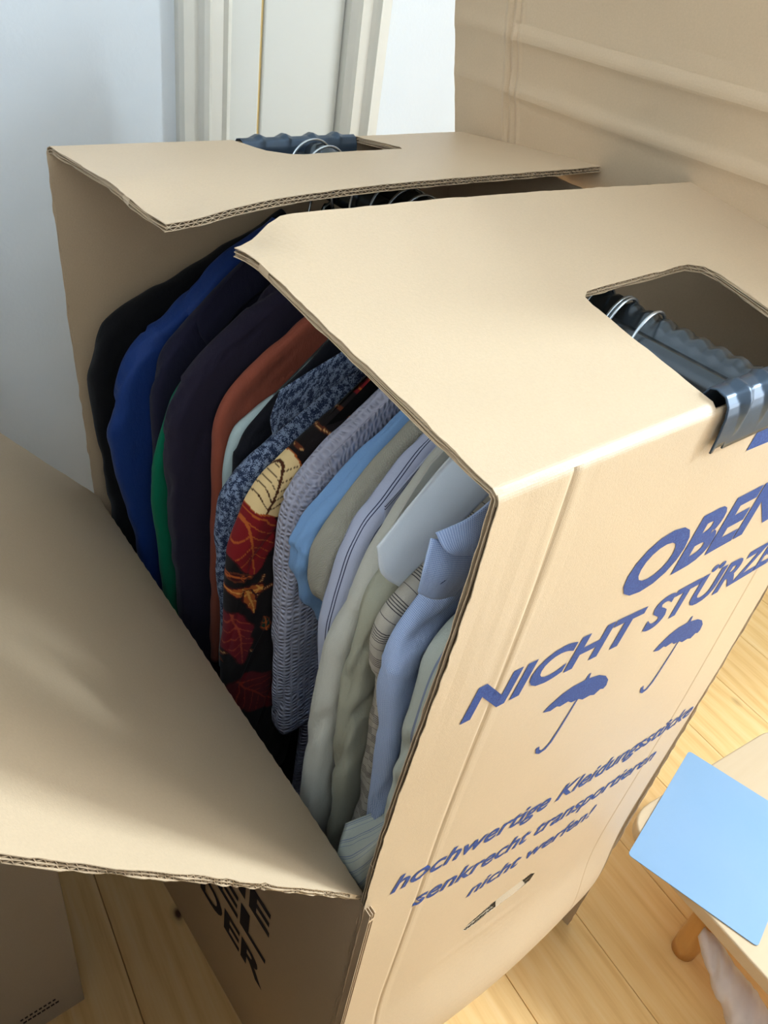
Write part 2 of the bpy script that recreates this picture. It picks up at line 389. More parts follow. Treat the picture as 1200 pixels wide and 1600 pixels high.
# far side panel and flap (mirrored in y)
TH2 = math.pi/2-0.095
def S_far(s, t):
    q = t-(H-R1); run, rise = fold_profile(q, R1, TH2); z = H-R1+rise
    x = s-0.004+0.016*ss((1.27-z)/0.6)*(1-s/W)
    return np.stack([x, D-run+0*s, z], -1)
TQ2 = H-R1+R1*TH2/2
corrugated('side_panel', [(0, 0), (W, 0), (W, TQ2), (0, TQ2)], S_far, 1, wb, 't', step=0.035, tl=[H-R1+R1*TH2/2*i/4 for i in range(4)], seed=3, fl=(-9, H-R1-0.002), clean=[(1, TQ2), (1, 0.0)])
def S_fflap(s, t):
    run, rise = fold_profile(t+R1*TH2/2, R1, TH2)
    z = H-R1+rise-0.010*gauss(s, 0.0, 0.07)*ss((t-0.15)/0.13)+0.004*gauss(s, 0.25, 0.2)*ss(t/0.25)
    return np.stack([s-0.004+0.03*(s/W)*t/0.28, D-run, z], -1)
corrugated('top_flap', [(0, 0), (0.222, 0), (0.222, 0.080), (0.236, 0.107), (0.25, 0.112), (0.400, 0.108), (0.408, 0.095), (0.408, 0), (W, 0), (0.612, 0.262), (0.45, 0.270), (0.13, 0.285), (0.06, 0.290), (-0.008, 0.300)], S_fflap, 1, wb, 't',
    tl=[R1*TH2/2*i/4 for i in range(1, 6)], step=0.016, seed=4, fray=0.0011, fl=(0.012, 9), clean=[(1, 0.0)], detail=lambda s, t: 0.0007*noise3(s*9, t*9, 8.1))
# back panel and the tall lid rising from it
def S_back(s, t): return np.stack([W+0.0035+0*s, s, t], -1)
corrugated('back_panel', [(0.0, 0), (D, 0), (D, 1.262), (0.0, 1.262)], S_back, -1, wb, 't', step=0.07, seed=5, flute_mesh=False)
LT = 0.25
def lid_h(s, t):
    z = 1.25+t
    h = 0.0022*(gauss(s, 0.618, 0.004)+gauss(s, 0.603, 0.003)+0.8*gauss(s, 0.591, 0.003))-0.0016*(gauss(s, 0.611, 0.003)+gauss(s, 0.597, 0.0025))
    f = np.where(s > 0.605, 0.4, 1.0)
    for zc in (1.341+0.010*(0.70-s)*0.8, 1.409+0.012*(0.70-s)*0.8): h = h+f*(0.0045*np.exp(-np.abs(z-zc)/0.030)+0.0020*gauss(z, zc+0.006, 0.010))
    return h+0.0012*noise3(s*5, t*5, 3.3)
def S_lid(s, t):
    L = 1/math.sqrt(1+LT*LT)
    return np.stack([0.623-LT*t*L+0*s, s+0*t, 1.252+t*L], -1)
def lid_detail(s, t): return -lid_h(s, t)
corrugated('lid_panel', [(-0.03, 0), (0.723, 0), (0.7235, 0.275), (-0.03, 0.275)], S_lid, -1*-1, wb, 't', step=0.02, seed=6,
    sl=[0.580+0.0022*i for i in range(22)], tl=[0.08+0.003*i for i in range(34)], detail=lid_detail, flute_mesh=False)
# lower front panel and the front flap folded outwards
def hinge_z(y): return 0.735+0.105*(y-0.025)
def S_low(s, t):                       # inside face
    return np.stack([0.008+0.004*np.sin(s/D*math.pi)*0, s, t*hinge_z(s)], -1)
def S_low_out(s, t): return S_low(s, t)*np.array([1, 1, 1])
corrugated('front_panel', [(0.012, 0), (D-0.02, 0), (D-0.02, 1), (0.012, 1)], S_low, -1, wb, 't', step=0.045, seed=7, fray=0.0, mats=[KRAFT_IN, KRAFT, FLUTE], flute_mesh=False)
TH3 = math.radians(39); R3 = 0.014
def S_flap(s, t):
    run, rise = fold_profile(t, R3, TH3)
    y = s+0.01*t*(1-(s-0.03)/0.65)
    sag = -0.012*np.sin((s-0.03)/0.65*math.pi)*ss(t/0.4)
    return np.stack([0.008-run+sag*0.3, y, hinge_z(s)+rise+sag], -1)
corrugated('front_flap', [(0.028, 0), (0.672, 0), (0.668, 0.575), (0.032, 0.575)], S_flap, -1, wb, 's', step=0.018, tl=[R3*TH3*i/4 for i in range(6)], seed=8, fray=0.0012, clean=[(1, 0)], mats=[KRAFT_IN, KRAFT_IN, FLUTE], detail=lambda s, t: 0.0009*noise3(s*7, t*7, 1.3))
bm = bmesh.new(); box_bm(bm, 0.02, W, 0.035, D-0.01, 0.003, 0.012); keep(bm_obj('bottom_panel', bm, KRAFT_IN), wb)
# torn tab of the handle slot
P, n, d = on_print(np.array([0.262, 0.318, 0.312, 0.268]), np.array([0.458, 0.463, 0.474, 0.470]))
tab = [P[0]-n[0]*0.001, P[1]-n[1]*0.001, P[2]-n[2]*0.009, P[3]-n[3]*0.011]
V = tab+[p+np.array([0, 0, -0.004]) for p in tab]
keep(mesh_obj('handle_tab', V, [(0, 1, 2, 3), (7, 6, 5, 4), (0, 4, 5, 1), (1, 5, 6, 2), (2, 6, 7, 3), (3, 7, 4, 0)], KRAFT_IN, smooth=False), wb)
# ---- printing on the box: thin ink meshes laid on the curved face
def text_mesh(body, bold=0.0):
    cu = bpy.data.curves.new('lettering', 'FONT'); cu.body = body; cu.size = 1.0; cu.offset = bold; cu.resolution_u = 4; cu.fill_mode = 'FRONT' if hasattr(cu, 'fill_mode') else cu.fill_mode
    cu.dimensions = '2D'
    o = bpy.data.objects.new('lettering', cu); link(o); bpy.context.view_layer.update()
    me = bpy.data.meshes.new_from_object(o.evaluated_get(bpy.context.evaluated_depsgraph_get()))
    bpy.data.objects.remove(o); bpy.data.curves.remove(cu)
    bm = bmesh.new(); bm.from_mesh(me); bpy.data.meshes.remove(me)
    bmesh.ops.triangulate(bm, faces=bm.faces)
    for _ in range(2):
        es = [e for e in bm.edges if e.calc_length() > 0.25]
        if es: bmesh.ops.subdivide_edges(bm, edges=es, cuts=1); bmesh.ops.triangulate(bm, faces=bm.faces)
    V = np.array([v.co[:2] for v in bm.verts]); F = [[v.index for v in f.verts] for f in bm.faces]; bm.free()
    return V, F
def lay_on_print(name, X, Z, F, parent, label=None):
    P, n, d = on_print(X, Z); nn = n*0.0005
    o = mesh_obj(name, P+nn-n*d[:, None], F, INK, smooth=False)
    me = o.data; me.update()
    if me.polygons and sum(p.normal.y for p in me.polygons) > 0: me.flip_normals()
    keep(o, wb); o.parent = printed; o.matrix_parent_inverse = Matrix.Identity(4)
    if label: tag(o, label)
    return o
def lettering(body, x0, x1, z0, cap, shear, bold, slope, label):
    V, F = text_mesh(body, bold); lo = V.min(0); hi = V.max(0)
    capu = text_mesh('H', bold)[0]; ch = capu[:, 1].max()-capu[:, 1].min(); b0 = capu[:, 1].min()
    u = (V[:, 0]-lo[0])/(hi[0]-lo[0]); v = (V[:, 1]-b0)/ch
    X = x0+u*(x1-x0)+v*cap*shear; Z = z0+v*cap+slope*(u*(x1-x0))
    lay_on_print('lettering', X, Z, F, printed, label)
lettering('OBEN', 0.200, 0.462, 1.077, 0.066, 0.16, 0.040, 0.0, 'large blue word OBEN')
lettering('NICHT STÜRZEN', 0.043, 0.592, 1.015, 0.044, 0.16, 0.034, -0.070, 'blue words NICHT STÜRZEN')
lettering('hochwertige Kleidungsstücke', 0.031, 0.584, 0.734, 0.030, 0.30, 0.019, -0.125, 'blue line hochwertige Kleidungsstücke')
lettering('senkrecht transportieren', 0.072, 0.532, 0.664, 0.030, 0.30, 0.019, -0.145, 'blue line senkrecht transportieren')
lettering('nicht werfen!', 0.173, 0.410, 0.581, 0.028, 0.30, 0.019, -0.110, 'blue line nicht werfen!')
def umbrella(dx, dz):
    cv = [(0.166, 0.950), (0.172, 0.957), (0.186, 0.966), (0.200, 0.969), (0.217, 0.968), (0.219, 0.976), (0.222, 0.976), (0.223, 0.967), (0.240, 0.962), (0.254, 0.953), (0.263, 0.942), (0.265, 0.932), (0.262, 0.928),
          (0.256, 0.931), (0.249, 0.926), (0.241, 0.930), (0.230, 0.930), (0.222, 0.936), (0.210, 0.938), (0.203, 0.944), (0.192, 0.943), (0.186, 0.947), (0.178, 0.945)]
    cv = resample(cv, 0.006)
    vs, es, fs, *_ = delaunay_2d_cdt([Vector(p) for p in cv], [(i, (i+1) % len(cv)) for i in range(len(cv))], [], 0, 1e-7)
    P = np.array([tuple(v) for v in vs]); F = np.array([list(f) for f in fs]); c = P[F].mean(1); F = F[pip(c[:, 0], c[:, 1], cv)].tolist()
    sh = [(0.2195, 0.938), (0.2155, 0.915), (0.2115, 0.895), (0.2065, 0.875), (0.201, 0.867), (0.195, 0.866), (0.189, 0.871), (0.186, 0.880)]
    wd = [0.0012, 0.0014, 0.0017, 0.0022, 0.0026, 0.0027, 0.0027, 0.0024]
    b = len(P); Q = []
    for i, p in enumerate(sh):
        a = np.array(sh[max(i-1, 0)]); c2 = np.array(sh[min(i+1, len(sh)-1)]); t = (c2-a)/np.linalg.norm(c2-a); nn = np.array([-t[1], t[0]])
        Q += [np.array(p)+nn*wd[i], np.array(p)-nn*wd[i]]
    F += [(b+2*i, b+2*i+1, b+2*i+3, b+2*i+2) for i in range(len(sh)-1)]
    P = np.concatenate([P, np.array(Q)])
    lay_on_print('umbrella_mark', P[:, 0]+dx, P[:, 1]+dz, F, printed)
umbrella(0, 0); umbrella(0.172, -0.008)
lay_on_print('arrow_mark', np.array([0.316, 0.45, 0.455, 0.322, 0.36, 0.40, 0.36, 0.41]), np.array([1.206, 1.198, 1.232, 1.232, 1.2035, 1.201, 1.232, 1.232]), [(0, 4, 6, 3), (4, 5, 7, 6), (5, 1, 2, 7)], printed)
front = [o for o in wb.children if o.name.startswith('front_panel')][0]
def side_text(body, y0, y1, z0, cap):
    V, F = text_mesh(body, 0.03); lo = V.min(0); hi = V.max(0)
    Y = y0+(V[:, 0]-lo[0])/(hi[0]-lo[0])*(y1-y0); Z = z0+(V[:, 1]-lo[1])/(hi[1]-lo[1])*cap
    o = mesh_obj('lettering', np.stack([np.full(len(Y), 0.008-T-0.0006), Y, Z], 1), F, INK_DARK, smooth=False)
    o.parent = front; o.matrix_parent_inverse = Matrix.Identity(4)
side_text('DIE', 0.335, 0.168, 0.400, 0.062); side_text('BEL', 0.40, 0.170, 0.315, 0.062); side_text('DER', 0.36, 0.170, 0.224, 0.062)
# ================================================================== hanging rail
XR, ZR = 0.322, 1.247
STEEL = NT('blackened_steel_rail', 0.26, 0.5); STEEL.b.inputs['Metallic'].default_value = 0.85
_n = STEEL.noise(STEEL.coord(), 30, 3, 0.6, (1, 0.25, 1)); STEEL.color(STEEL.mix(_n, srgb(58, 62, 66), srgb(96, 104, 110))); STEEL = STEEL.m
BRK = NT('blue_grey_bracket_steel', 0.33, 0.5); BRK.b.inputs['Metallic'].default_value = 0.45
_n = BRK.noise(BRK.coord(), 60, 3); BRK.color(BRK.mix(_n, srgb(50, 62, 76), srgb(72, 90, 108))); BRK = BRK.m
WIRE = flat('galvanised_wire', srgb(190, 198, 204), 0.25, 0.5, 0.9)
rail = empty('hanging_rail', (XR, 0.35, ZR), 'dark ribbed steel hanging rail spanning the wardrobe box, clipped over both top edges', 'clothes rail')
def rail_obj():
    prof = [(-0.030, -0.020), (-0.031, -0.006), (-0.028, 0.004), (-0.020, 0.010), (-0.013, 0.011), (-0.010, 0.006), (-0.006, 0.006), (-0.003, 0.014), (0.004, 0.019), (0.014, 0.020), (0.023, 0.016), (0.028, 0.008), (0.030, -0.004), (0.030, -0.020), (0.024, -0.024), (-0.024, -0.024)]
    n = len(prof); ys = np.arange(0.012, D-0.011, 0.002); V = []; F = []
    for y in ys:
        rib = 0.0015*math.sin(y*2*math.pi/0.019)
        for i, (x, z) in enumerate(prof):
            k = rib if 8 <= i <= 11 else 0
            V.append((XR+x, y, ZR+z+k))
    for j in range(len(ys)-1):
        for i in range(n): F.append((j*n+i, j*n+(i+1) % n, (j+1)*n+(i+1) % n, (j+1)*n+i))
    F += [tuple(range(n))[::-1], tuple((len(ys)-1)*n+i for i in range(n))]
    keep(mesh_obj('rail', V, F, STEEL), rail)
rail_obj()
def bracket(y0, sgn, x0, x1):         # clip over the panel edge at y0, sgn = +1 towards the room outside
    prof = [(0.006, 1.229), (0.0065, 1.245), (0.006, 1.260), (0.004, 1.269), (-0.001, 1.2755), (-0.010, 1.278), (-0.016, 1.276), (-0.020, 1.268), (-0.021, 1.255), (-0.021, 1.215)]
    prof = [(p[0], p[1]) for p in prof]; P = []
    for i in range(len(prof)-1):
        for k in range(4): P.append(tuple(np.array(prof[i])+(np.array(prof[i+1])-np.array(prof[i]))*k/4))
    P.append(prof[-1]); P = np.array(P); m = len(P)
    dP = np.gradient(P, axis=0); Nn = np.stack([-dP[:, 1], dP[:, 0]], 1); Nn /= np.linalg.norm(Nn, axis=1, keepdims=True); Nn = -Nn
    if Nn[0, 0] < 0: Nn = -Nn
    xs = np.arange(x0, x1+1e-6, 0.0015); ribs = [x0+(x1-x0)*f for f in (0.16, 0.38, 0.62, 0.84)]
    u = np.linspace(0, 1, m); V = []; F = []
    for side in (0, 1):
        for x in xs:
            r = sum(0.0055*max(0, 1-abs(x-c)/(0.011*max(0.05, 1-abs(uu-0.42)/0.36)+1e-6))*max(0, 1-abs(uu-0.42)/0.36) for c in ribs for uu in [0]) if False else None
            for j in range(m):
                wv = max(0.0, 1-abs(u[j]-0.42)/0.34); h = 0
                for c in ribs:
                    if wv > 0: h = max(h, 0.0050*wv**0.7*max(0, 1-abs(x-c)/(0.002+0.011*wv)))
                zz = P[j, 1]
                if j == 0 and side < 2: zz += 0.010 if (x-x0) < 0.016 and (x-x0) > 0.004 else 0.0
                q = P[j]+Nn[j]*(h+(0 if side == 0 else -0.0014))
                V.append((x, y0-sgn*q[0], q[1]+(zz-P[j, 1])-(0.006 if sgn < 0 else 0)))
    nx = len(xs)
    for side in (0, 1):
        b = side*nx*m
        for i in range(nx-1):
            for j in range(m-1):
                q = (b+i*m+j, b+(i+1)*m+j, b+(i+1)*m+j+1, b+i*m+j+1); F.append(q if side == 0 else q[::-1])
    b = nx*m
    for i in range(nx-1):
        for j in (0, m-1): F.append((i*m+j, (i+1)*m+j, b+(i+1)*m+j, b+i*m+j))
    for j in range(m-1):
        for i in (0, nx-1): F.append((i*m+j, i*m+j+1, b+i*m+j+1, b+i*m+j))
    o = keep(mesh_obj('bracket', V, F, BRK), rail)
    bm = bmesh.new(); bm.from_mesh(o.data); bmesh.ops.recalc_face_normals(bm, faces=bm.faces); bm.to_mesh(o.data); bm.free()
bracket(-0.0005, 1, 0.238, 0.400); bracket(D+0.0005, -1, 0.228, 0.402)

# ================================================================== garments on hangers
SLOT = {}
def squeeze(V, key):                   # cloth pressed flat against its neighbours on the rail
    if key not in SLOT: return V
    lo, hi = SLOT[key]; a = lo(V[:, 0]); b = hi(V[:, 0]); c = (a+b)/2; s = np.maximum((b-a)/2, 0.004); d = (V[:, 1]-c)/s; ad = np.abs(d)
    e = np.where(ad < 0.6, ad, 0.6+0.39*np.tanh((ad-0.6)/0.39)); V = V.copy(); V[:, 1] = c+np.sign(d)*e*s
    return V
def catmull(pts, step=0.006):
    P = np.array(pts, float); P = np.vstack([2*P[0]-P[1], P, 2*P[-1]-P[-2]]); out = []
    for i in range(1, len(P)-2):
        n = max(4, int(np.linalg.norm(P[i+1]-P[i])/0.002))
        for t in np.arange(n)/n:
            a, b, c, d = P[i-1], P[i], P[i+1], P[i+2]
            out.append(0.5*((2*b)+(-a+c)*t+(2*a-5*b+4*c-d)*t*t+(-a+3*b-3*c+d)*t**3))
    out.append(P[-2]); out = np.array(out); L = np.r_[0, np.cumsum(np.linalg.norm(np.diff(out, axis=0), axis=1))]
    s = np.linspace(0, L[-1], max(8, int(L[-1]/step))); return np.stack([np.interp(s, L, out[:, k]) for k in range(P.shape[1])], 1), s
def stadium(m, w, th):                 # closed loop starting at the ridge; returns along, across, perimeter, normals
    r = th/2; st = max(w-th, 0.001); per = 2*st+math.pi*th; q = (np.arange(m)/m-0.5)*per   # q in (-per/2, per/2), 0 at the ridge
    qa = np.abs(q); sg = np.where(q >= 0, 1.0, -1.0); a = np.empty(m); b = np.empty(m); na = np.empty(m); nb = np.empty(m)
    c1 = qa < math.pi*r/2; c2 = (qa >= math.pi*r/2) & (qa < math.pi*r/2+st); c3 = ~(c1 | c2)
    an = qa/r; a[c1] = r-r*np.cos(an[c1]); b[c1] = r*np.sin(an[c1]); na[c1] = -np.cos(an[c1]); nb[c1] = np.sin(an[c1])
    a[c2] = r+(qa[c2]-math.pi*r/2); b[c2] = r; na[c2] = 0; nb[c2] = 1
    an = (qa-math.pi*r/2-st)/r; a[c3] = r+st+r*np.sin(an[c3]); b[c3] = r*np.cos(an[c3]); na[c3] = np.sin(an[c3]); nb[c3] = np.cos(an[c3])
    return a, -b*sg, q, na, -nb*sg      # positive q = front (-y)
def sleeve(name, mat, parent, pts, y0, th, width, slant=0.0, seam=None, fold=0.004, seed=0, mirror=False, m=72, step=0.006, wob=0.004, paint=None, cuff=None, puff=0.0):
    P, s = catmull(pts, step); n = len(P); V = np.zeros((n, m, 3)); UV = np.zeros((n, m, 2))
    t = np.gradient(P[:, :2], axis=0); t /= np.linalg.norm(t, axis=1, keepdims=True)
    for _ in range(12): t[1:-1] = (t[:-2]+t[1:-1]*2+t[2:])/4
    t /= np.linalg.norm(t, axis=1, keepdims=True); N = np.stack([-t[:, 1], t[:, 0]], 1)   # inward (to the right of the way down)
    sg = 1 if N[n//2, 0] > 0 else -1; N *= sg
    L = s[-1]
    for i in range(n):
        f = s[i]/L; wd = np.interp(f, [p[0] for p in width], [p[1] for p in width])
        thk = th*(1+0.22*float(noise3(s[i]*6, seed, 0.5)))*(0.75+0.25*min(1, s[i]/0.08))
        a, b, q, na, nb = stadium(m, wd, thk)
        sw = wob*float(noise3(s[i]*5, seed+3.3, 1.7))
        dd = fold*noise3(q*26+seed, s[i]*3.2+q*6, seed*1.37)+fold*0.55*noise3(q*60, s[i]*11-q*14, seed*2.1+5)-fold*1.3*np.maximum(0, 1-np.abs(noise3(q*20+seed*2.2, s[i]*5.5+q*16, seed*0.71+9))*6)*0.75+fold*0.5*noise3(q*30, s[i]*34+q*30, seed*1.9)+puff*np.abs(np.sin(s[i]*26))*0.5
        if seam is not None: dd = dd+0.0016*math.exp(-((s[i]-seam)/0.006)**2)-0.0022*math.exp(-((s[i]-seam-0.007)/0.003)**2)
        if cuff: dd = dd-0.0016*math.exp(-((s[i]-(L-cuff))/0.0025)**2)
        aa = a+na*dd; bb = b+nb*dd
        X = P[i, 0]+N[i, 0]*aa; Z = P[i, 1]+N[i, 1]*aa
        Y = y0+sw+bb+slant*(X-0.08)+(P[i, 2] if P.shape[1] > 2 else 0)
        V[i] = np.stack([X, Y, Z], 1); UV[i] = np.stack([q, np.full(m, s[i])], 1)
    V = V.reshape(-1, 3); UV = UV.reshape(-1, 2)
    F = [(i*m+k, i*m+(k+1) % m, (i+1)*m+(k+1) % m, (i+1)*m+k) for i in range(n-1) for k in range(m)]
    c0 = V[:m].mean(0); c1 = V[-m:].mean(0)-np.append(t[-1, :1], [0, t[-1, 1]])*0.02
    b = len(V); V = np.vstack([V, c0, c1]); UV = np.vstack([UV, [0, 0], [0, L]])
    F += [(b+1, (n-1)*m+k, (n-1)*m+(k+1) % m) for k in range(m)]
    if mirror:
        xn = XR+(XR-V[:, 0])*0.86; V[:, 1] += slant*(xn-V[:, 0]); V[:, 0] = xn; F = [f[::-1] for f in F]
    V = squeeze(V, parent.get('slot', -1))
    o = mesh_obj(name, V, F, mat, uv=UV); keep(o, parent)
    if sg < 0: o.data.flip_normals()
    if paint:
        ca = o.data.color_attributes.new('print', 'FLOAT_COLOR', 'POINT'); ca.data.foreach_set('color', paint(V, UV).astype(np.float32).ravel())
    return o
def torso(name, mat, parent, y0, th, top, x_half, z_hem, slant=0.0, seed=0, m=96, fold=0.004):
    n = 70; V = np.zeros((n, m, 3)); UV = np.zeros((n, m, 2))
    for i in range(n):
        f = i/(n-1); v = (0.0, 0.004, 0.010, 0.018)[i] if i < 4 else 0.018+(f-3/(n-1))/(1-3/(n-1))*0.9
        tk = th*math.sqrt(min(1.0, 0.07+v/0.016))*(1+0.15*float(noise3(v*5, seed, 2.2)))
        hw = x_half*(1+0.05*f); q = np.arange(m)/m*2*math.pi
        ex = np.sign(np.cos(q))*np.abs(np.cos(q))**0.75; ey = np.sign(np.sin(q))*np.abs(np.sin(q))**0.45
        x = XR-0.005+hw*ex; zt = top-0.78*np.maximum(np.abs(x-XR)-0.07, 0)
        z = zt-(zt-z_hem)*min(1, v/0.918)
        d = fold*noise3(x*22+seed, z*3, seed*1.7)
        V[i] = np.stack([x, y0+slant*(x-0.08)+tk/2*ey*1.0+d*np.sign(ey), z], 1); UV[i] = np.stack([x*np.sign(ey), z], 1)
    V = V.reshape(-1, 3); UV = UV.reshape(-1, 2)
    F = [(i*m+k, (i+1)*m+k, (i+1)*m+(k+1) % m, i*m+(k+1) % m) for i in range(n-1) for k in range(m)]
    F += [tuple((n-1)*m+k for k in range(m))[::-1]]
    V = squeeze(V, parent.get('slot', -1))
    o = mesh_obj(name, V, F, mat, uv=UV); keep(o, parent)
    bm = bmesh.new(); bm.from_mesh(o.data); bmesh.ops.recalc_face_normals(bm, faces=bm.faces); bm.to_mesh(o.data); bm.free()
    return o
def patch(name, mat, parent, rows, th=0.0022, n=26, uvs=1.0, noise=0.0012, seed=0, fit=False, push=0.0):
    """cloth patch from rows of 3-D points, lofted smoothly and given thickness"""
    rows = [[np.array(p)+np.array([-0.60, -0.53, 0.60])*push for p in r] for r in rows]
    R = [catmull([tuple(p) for p in r], 0.003)[0] for r in rows]
    R = [np.stack([np.interp(np.linspace(0, 1, n), np.linspace(0, 1, len(r)), r[:, k]) for k in range(3)], 1) for r in R]
    cols = [catmull([r[i] for r in R], 0.003)[0] for i in range(n)]; m = 18
    G = np.array([[ [np.interp(j/(m-1), np.linspace(0, 1, len(c)), c[:, k]) for k in range(3)] for j in range(m)] for c in cols])
    du = np.gradient(G, axis=0); dv = np.gradient(G, axis=1); N = np.cross(du, dv); N /= np.linalg.norm(N, axis=2, keepdims=True)+1e-9
    G = G+N*(noise*noise3(G[..., 0]*45, G[..., 2]*45, seed+.5))[..., None]
    if fit: G = squeeze(G.reshape(-1, 3), parent.get('slot', -1)).reshape(G.shape)
    lu = np.cumsum(np.linalg.norm(np.diff(G[:, m//2], axis=0, prepend=G[:1, m//2]), axis=1)); lv = np.cumsum(np.linalg.norm(np.diff(G[n//2], axis=0, prepend=G[n//2:n//2+1, 0]), axis=1))
    UVg = np.stack(np.meshgrid(lv, lu)[::1], -1)
    V = np.concatenate([(G+N*th/2).reshape(-1, 3), (G-N*th/2).reshape(-1, 3)]); UV = np.concatenate([UVg.reshape(-1, 2)]*2); b = n*m; F = []
    for i in range(n-1):
        for j in range(m-1):
            F.append((i*m+j, (i+1)*m+j, (i+1)*m+j+1, i*m+j+1)); F.append((b+i*m+j, b+i*m+j+1, b+(i+1)*m+j+1, b+(i+1)*m+j))
    for i in range(n-1):
        for j in (0, m-1): F.append((i*m+j, b+i*m+j, b+(i+1)*m+j, (i+1)*m+j))
    for j in range(m-1):
        for i in (0, n-1): F.append((i*m+j, i*m+j+1, b+i*m+j+1, b+i*m+j))
    o = mesh_obj(name, V, F, mat, uv=UV); keep(o, parent)
    bm = bmesh.new(); bm.from_mesh(o.data); bmesh.ops.recalc_face_normals(bm, faces=bm.faces); bm.to_mesh(o.data); bm.free()
    return o
# ---- cloth
def cloth(name, col, build=None, rough=0.9, weave=1400, bump=0.25, sheen=0.05):
    k = NT(name, rough, 0.15); u, v = k.uv(); P = k.coord()
    n1 = k.noise(P, weave, 1, 0.5); n2 = k.noise(P, 30, 3)
    base = build(k, u, v, col) if build else col
    hs = k.n('ShaderNodeHueSaturation', Color=base); k.put(hs.inputs['Value'], k.math('ADD', 0.92, k.math('MULTIPLY', k.math('ADD', n1, n2), 0.08)))
    k.color(hs.outputs[0])
    if not k.b.inputs['Normal'].is_linked: k.bump(k.math('ADD', k.math('MULTIPLY', n1, 0.12), k.noise(P, 34, 4, 0.62, (1.0, 1.0, 0.45))), bump*2.2, 0.004)
    k.b.inputs['Sheen Weight'].default_value = sheen; k.b.inputs['Sheen Roughness'].default_value = 0.5
    return k.m
def band(k, x, period, lo, hi, shift=0.0):
    f = k.math('FRACT', k.math('ADD', k.math('DIVIDE', x, period), shift+50.0))
    return k.math('MULTIPLY', k.math('GREATER_THAN', f, lo), k.math('LESS_THAN', f, hi))
def stripes(period, bands, dark, along=True):
    def f(k, u, v, col):
        x = u if along else v; m = 0.0
        for lo, hi in bands: m = k.math('MAXIMUM', m, band(k, x, period, lo, hi))
        return k.mix(m, col, dark)
    return f
def fine_check(period, dark):
    def f(k, u, v, col):
        a = band(k, u, period, 0, 0.5); b = band(k, v, period, 0, 0.5)
        return k.mix(k.math('MULTIPLY', a, b), col, dark)
    return f
def floral(light):
    def f(k, u, v, col):
        cx = k.n('ShaderNodeCombineXYZ'); k.put(cx.inputs[0], u); k.put(cx.inputs[1], v)
        vo = k.n('ShaderNodeTexVoronoi', feature='SMOOTH_F1'); k.t.links.new(cx.outputs[0], vo.inputs['Vector']); vo.inputs['Scale'].default_value = 320
        n = k.noise(cx.outputs[0], 130, 2); n2 = k.noise(cx.outputs[0], 640, 2, 0.7)
        m = k.ramp(k.math('ADD', k.math('MULTIPLY', n, 0.7), k.math('MULTIPLY', n2, 0.75)), [(0.71, (0, 0, 0)), (0.77, (1, 1, 1))])
        return k.mix(k.math('MULTIPLY', m, 0.85), col, light)
    return f
def seersucker(k, u, v, col):
    cx = k.n('ShaderNodeCombineXYZ'); k.put(cx.inputs[0], k.math('MULTIPLY', u, 1.0)); k.put(cx.inputs[1], v)
    n = k.noise(cx.outputs[0], 60, 1, 0.5)
    a = k.math('SINE', k.math('ADD', k.math('MULTIPLY', v, 900.0), k.math('MULTIPLY', n, 9.0)))
    b = k.math('SINE', k.math('MULTIPLY', u, 620.0)); h = k.math('MULTIPLY', a, k.math('MULTIPLY_ADD', b, 0.5, 0.5))
    k.bump(h, 0.9, 0.0016)
    return k.mix(k.math('MULTIPLY_ADD', h, 0.5, 0.5), tuple(x*0.86 for x in col[:3])+(1,), col)
def knit(k, u, v, col):
    a = k.math('SINE', k.math('MULTIPLY', u, 3000.0)); b = k.math('SINE', k.math('MULTIPLY', v, 2600.0)); h = k.math('MULTIPLY', a, b)
    k.bump(h, 0.6, 0.0010)
    return k.mix(k.math('MULTIPLY_ADD', h, 0.5, 0.5), tuple(x*0.72 for x in col[:3])+(1,), col)
def printed_cloth(k, u, v, col):
    at = k.n('ShaderNodeAttribute'); at.attribute_name = 'print'; return at.outputs['Color']
WOOD = NT('varnished_hanger_wood', 0.4, 0.4); _n = WOOD.noise(WOOD.coord(), 60, 3, 0.5, (0.2, 1, 1)); WOOD.color(WOOD.mix(_n, srgb(178, 122, 72), srgb(140, 88, 48))); WOOD = WOOD.m
def hanger(y, slant, desc, ry=0.0, slot=None, dy=0.0, zb=0.0):
    cy = (lambda x: float((slot[0](np.array(x))+slot[1](np.array(x)))/2)) if slot else (lambda x: y+slant*(x-XR))
    y = cy(XR); slant = cy(XR+0.5)*2-2*y
    hg = empty('clothes_hanger', (XR, y, ZR), desc, 'hanger', 'hangers on the rail')
    zc = ZR-0.0095; r = 0.036; pts = []
    for a in np.linspace(-62, 205, 34): pts.append((XR-0.0+r*math.cos(math.radians(180-a)) if False else XR+r*math.cos(math.radians(a)), 0, zc+r*math.sin(math.radians(a))))
    pts = [(XR, 0, 1.112), (XR, 0, 1.172), (XR+0.004, 0, zc-0.040)]+pts
    pts = [(p[0], y+dy*min(1, max(0, (p[2]-1.145)/0.05))+slant*(p[0]-XR), p[2]) for p in pts]
    V, F = tube(pts, 0.0017, 8); keep(mesh_obj('hook', V, F, WIRE), hg)
    xs = np.linspace(-0.150, 0.150, 31); pts = [(XR+x, y+slant*x-0.07*ry, 1.112+zb-0.70*max(0, abs(x)-0.045)-2.0*min(abs(x), .045)**2*2) for x in xs]
    V, F = tube(pts, [0.0042-0.0015*abs(x)/0.185 for x in xs], 10); keep(mesh_obj('shoulder_bar', V, F, WOOD), hg)
    return hg
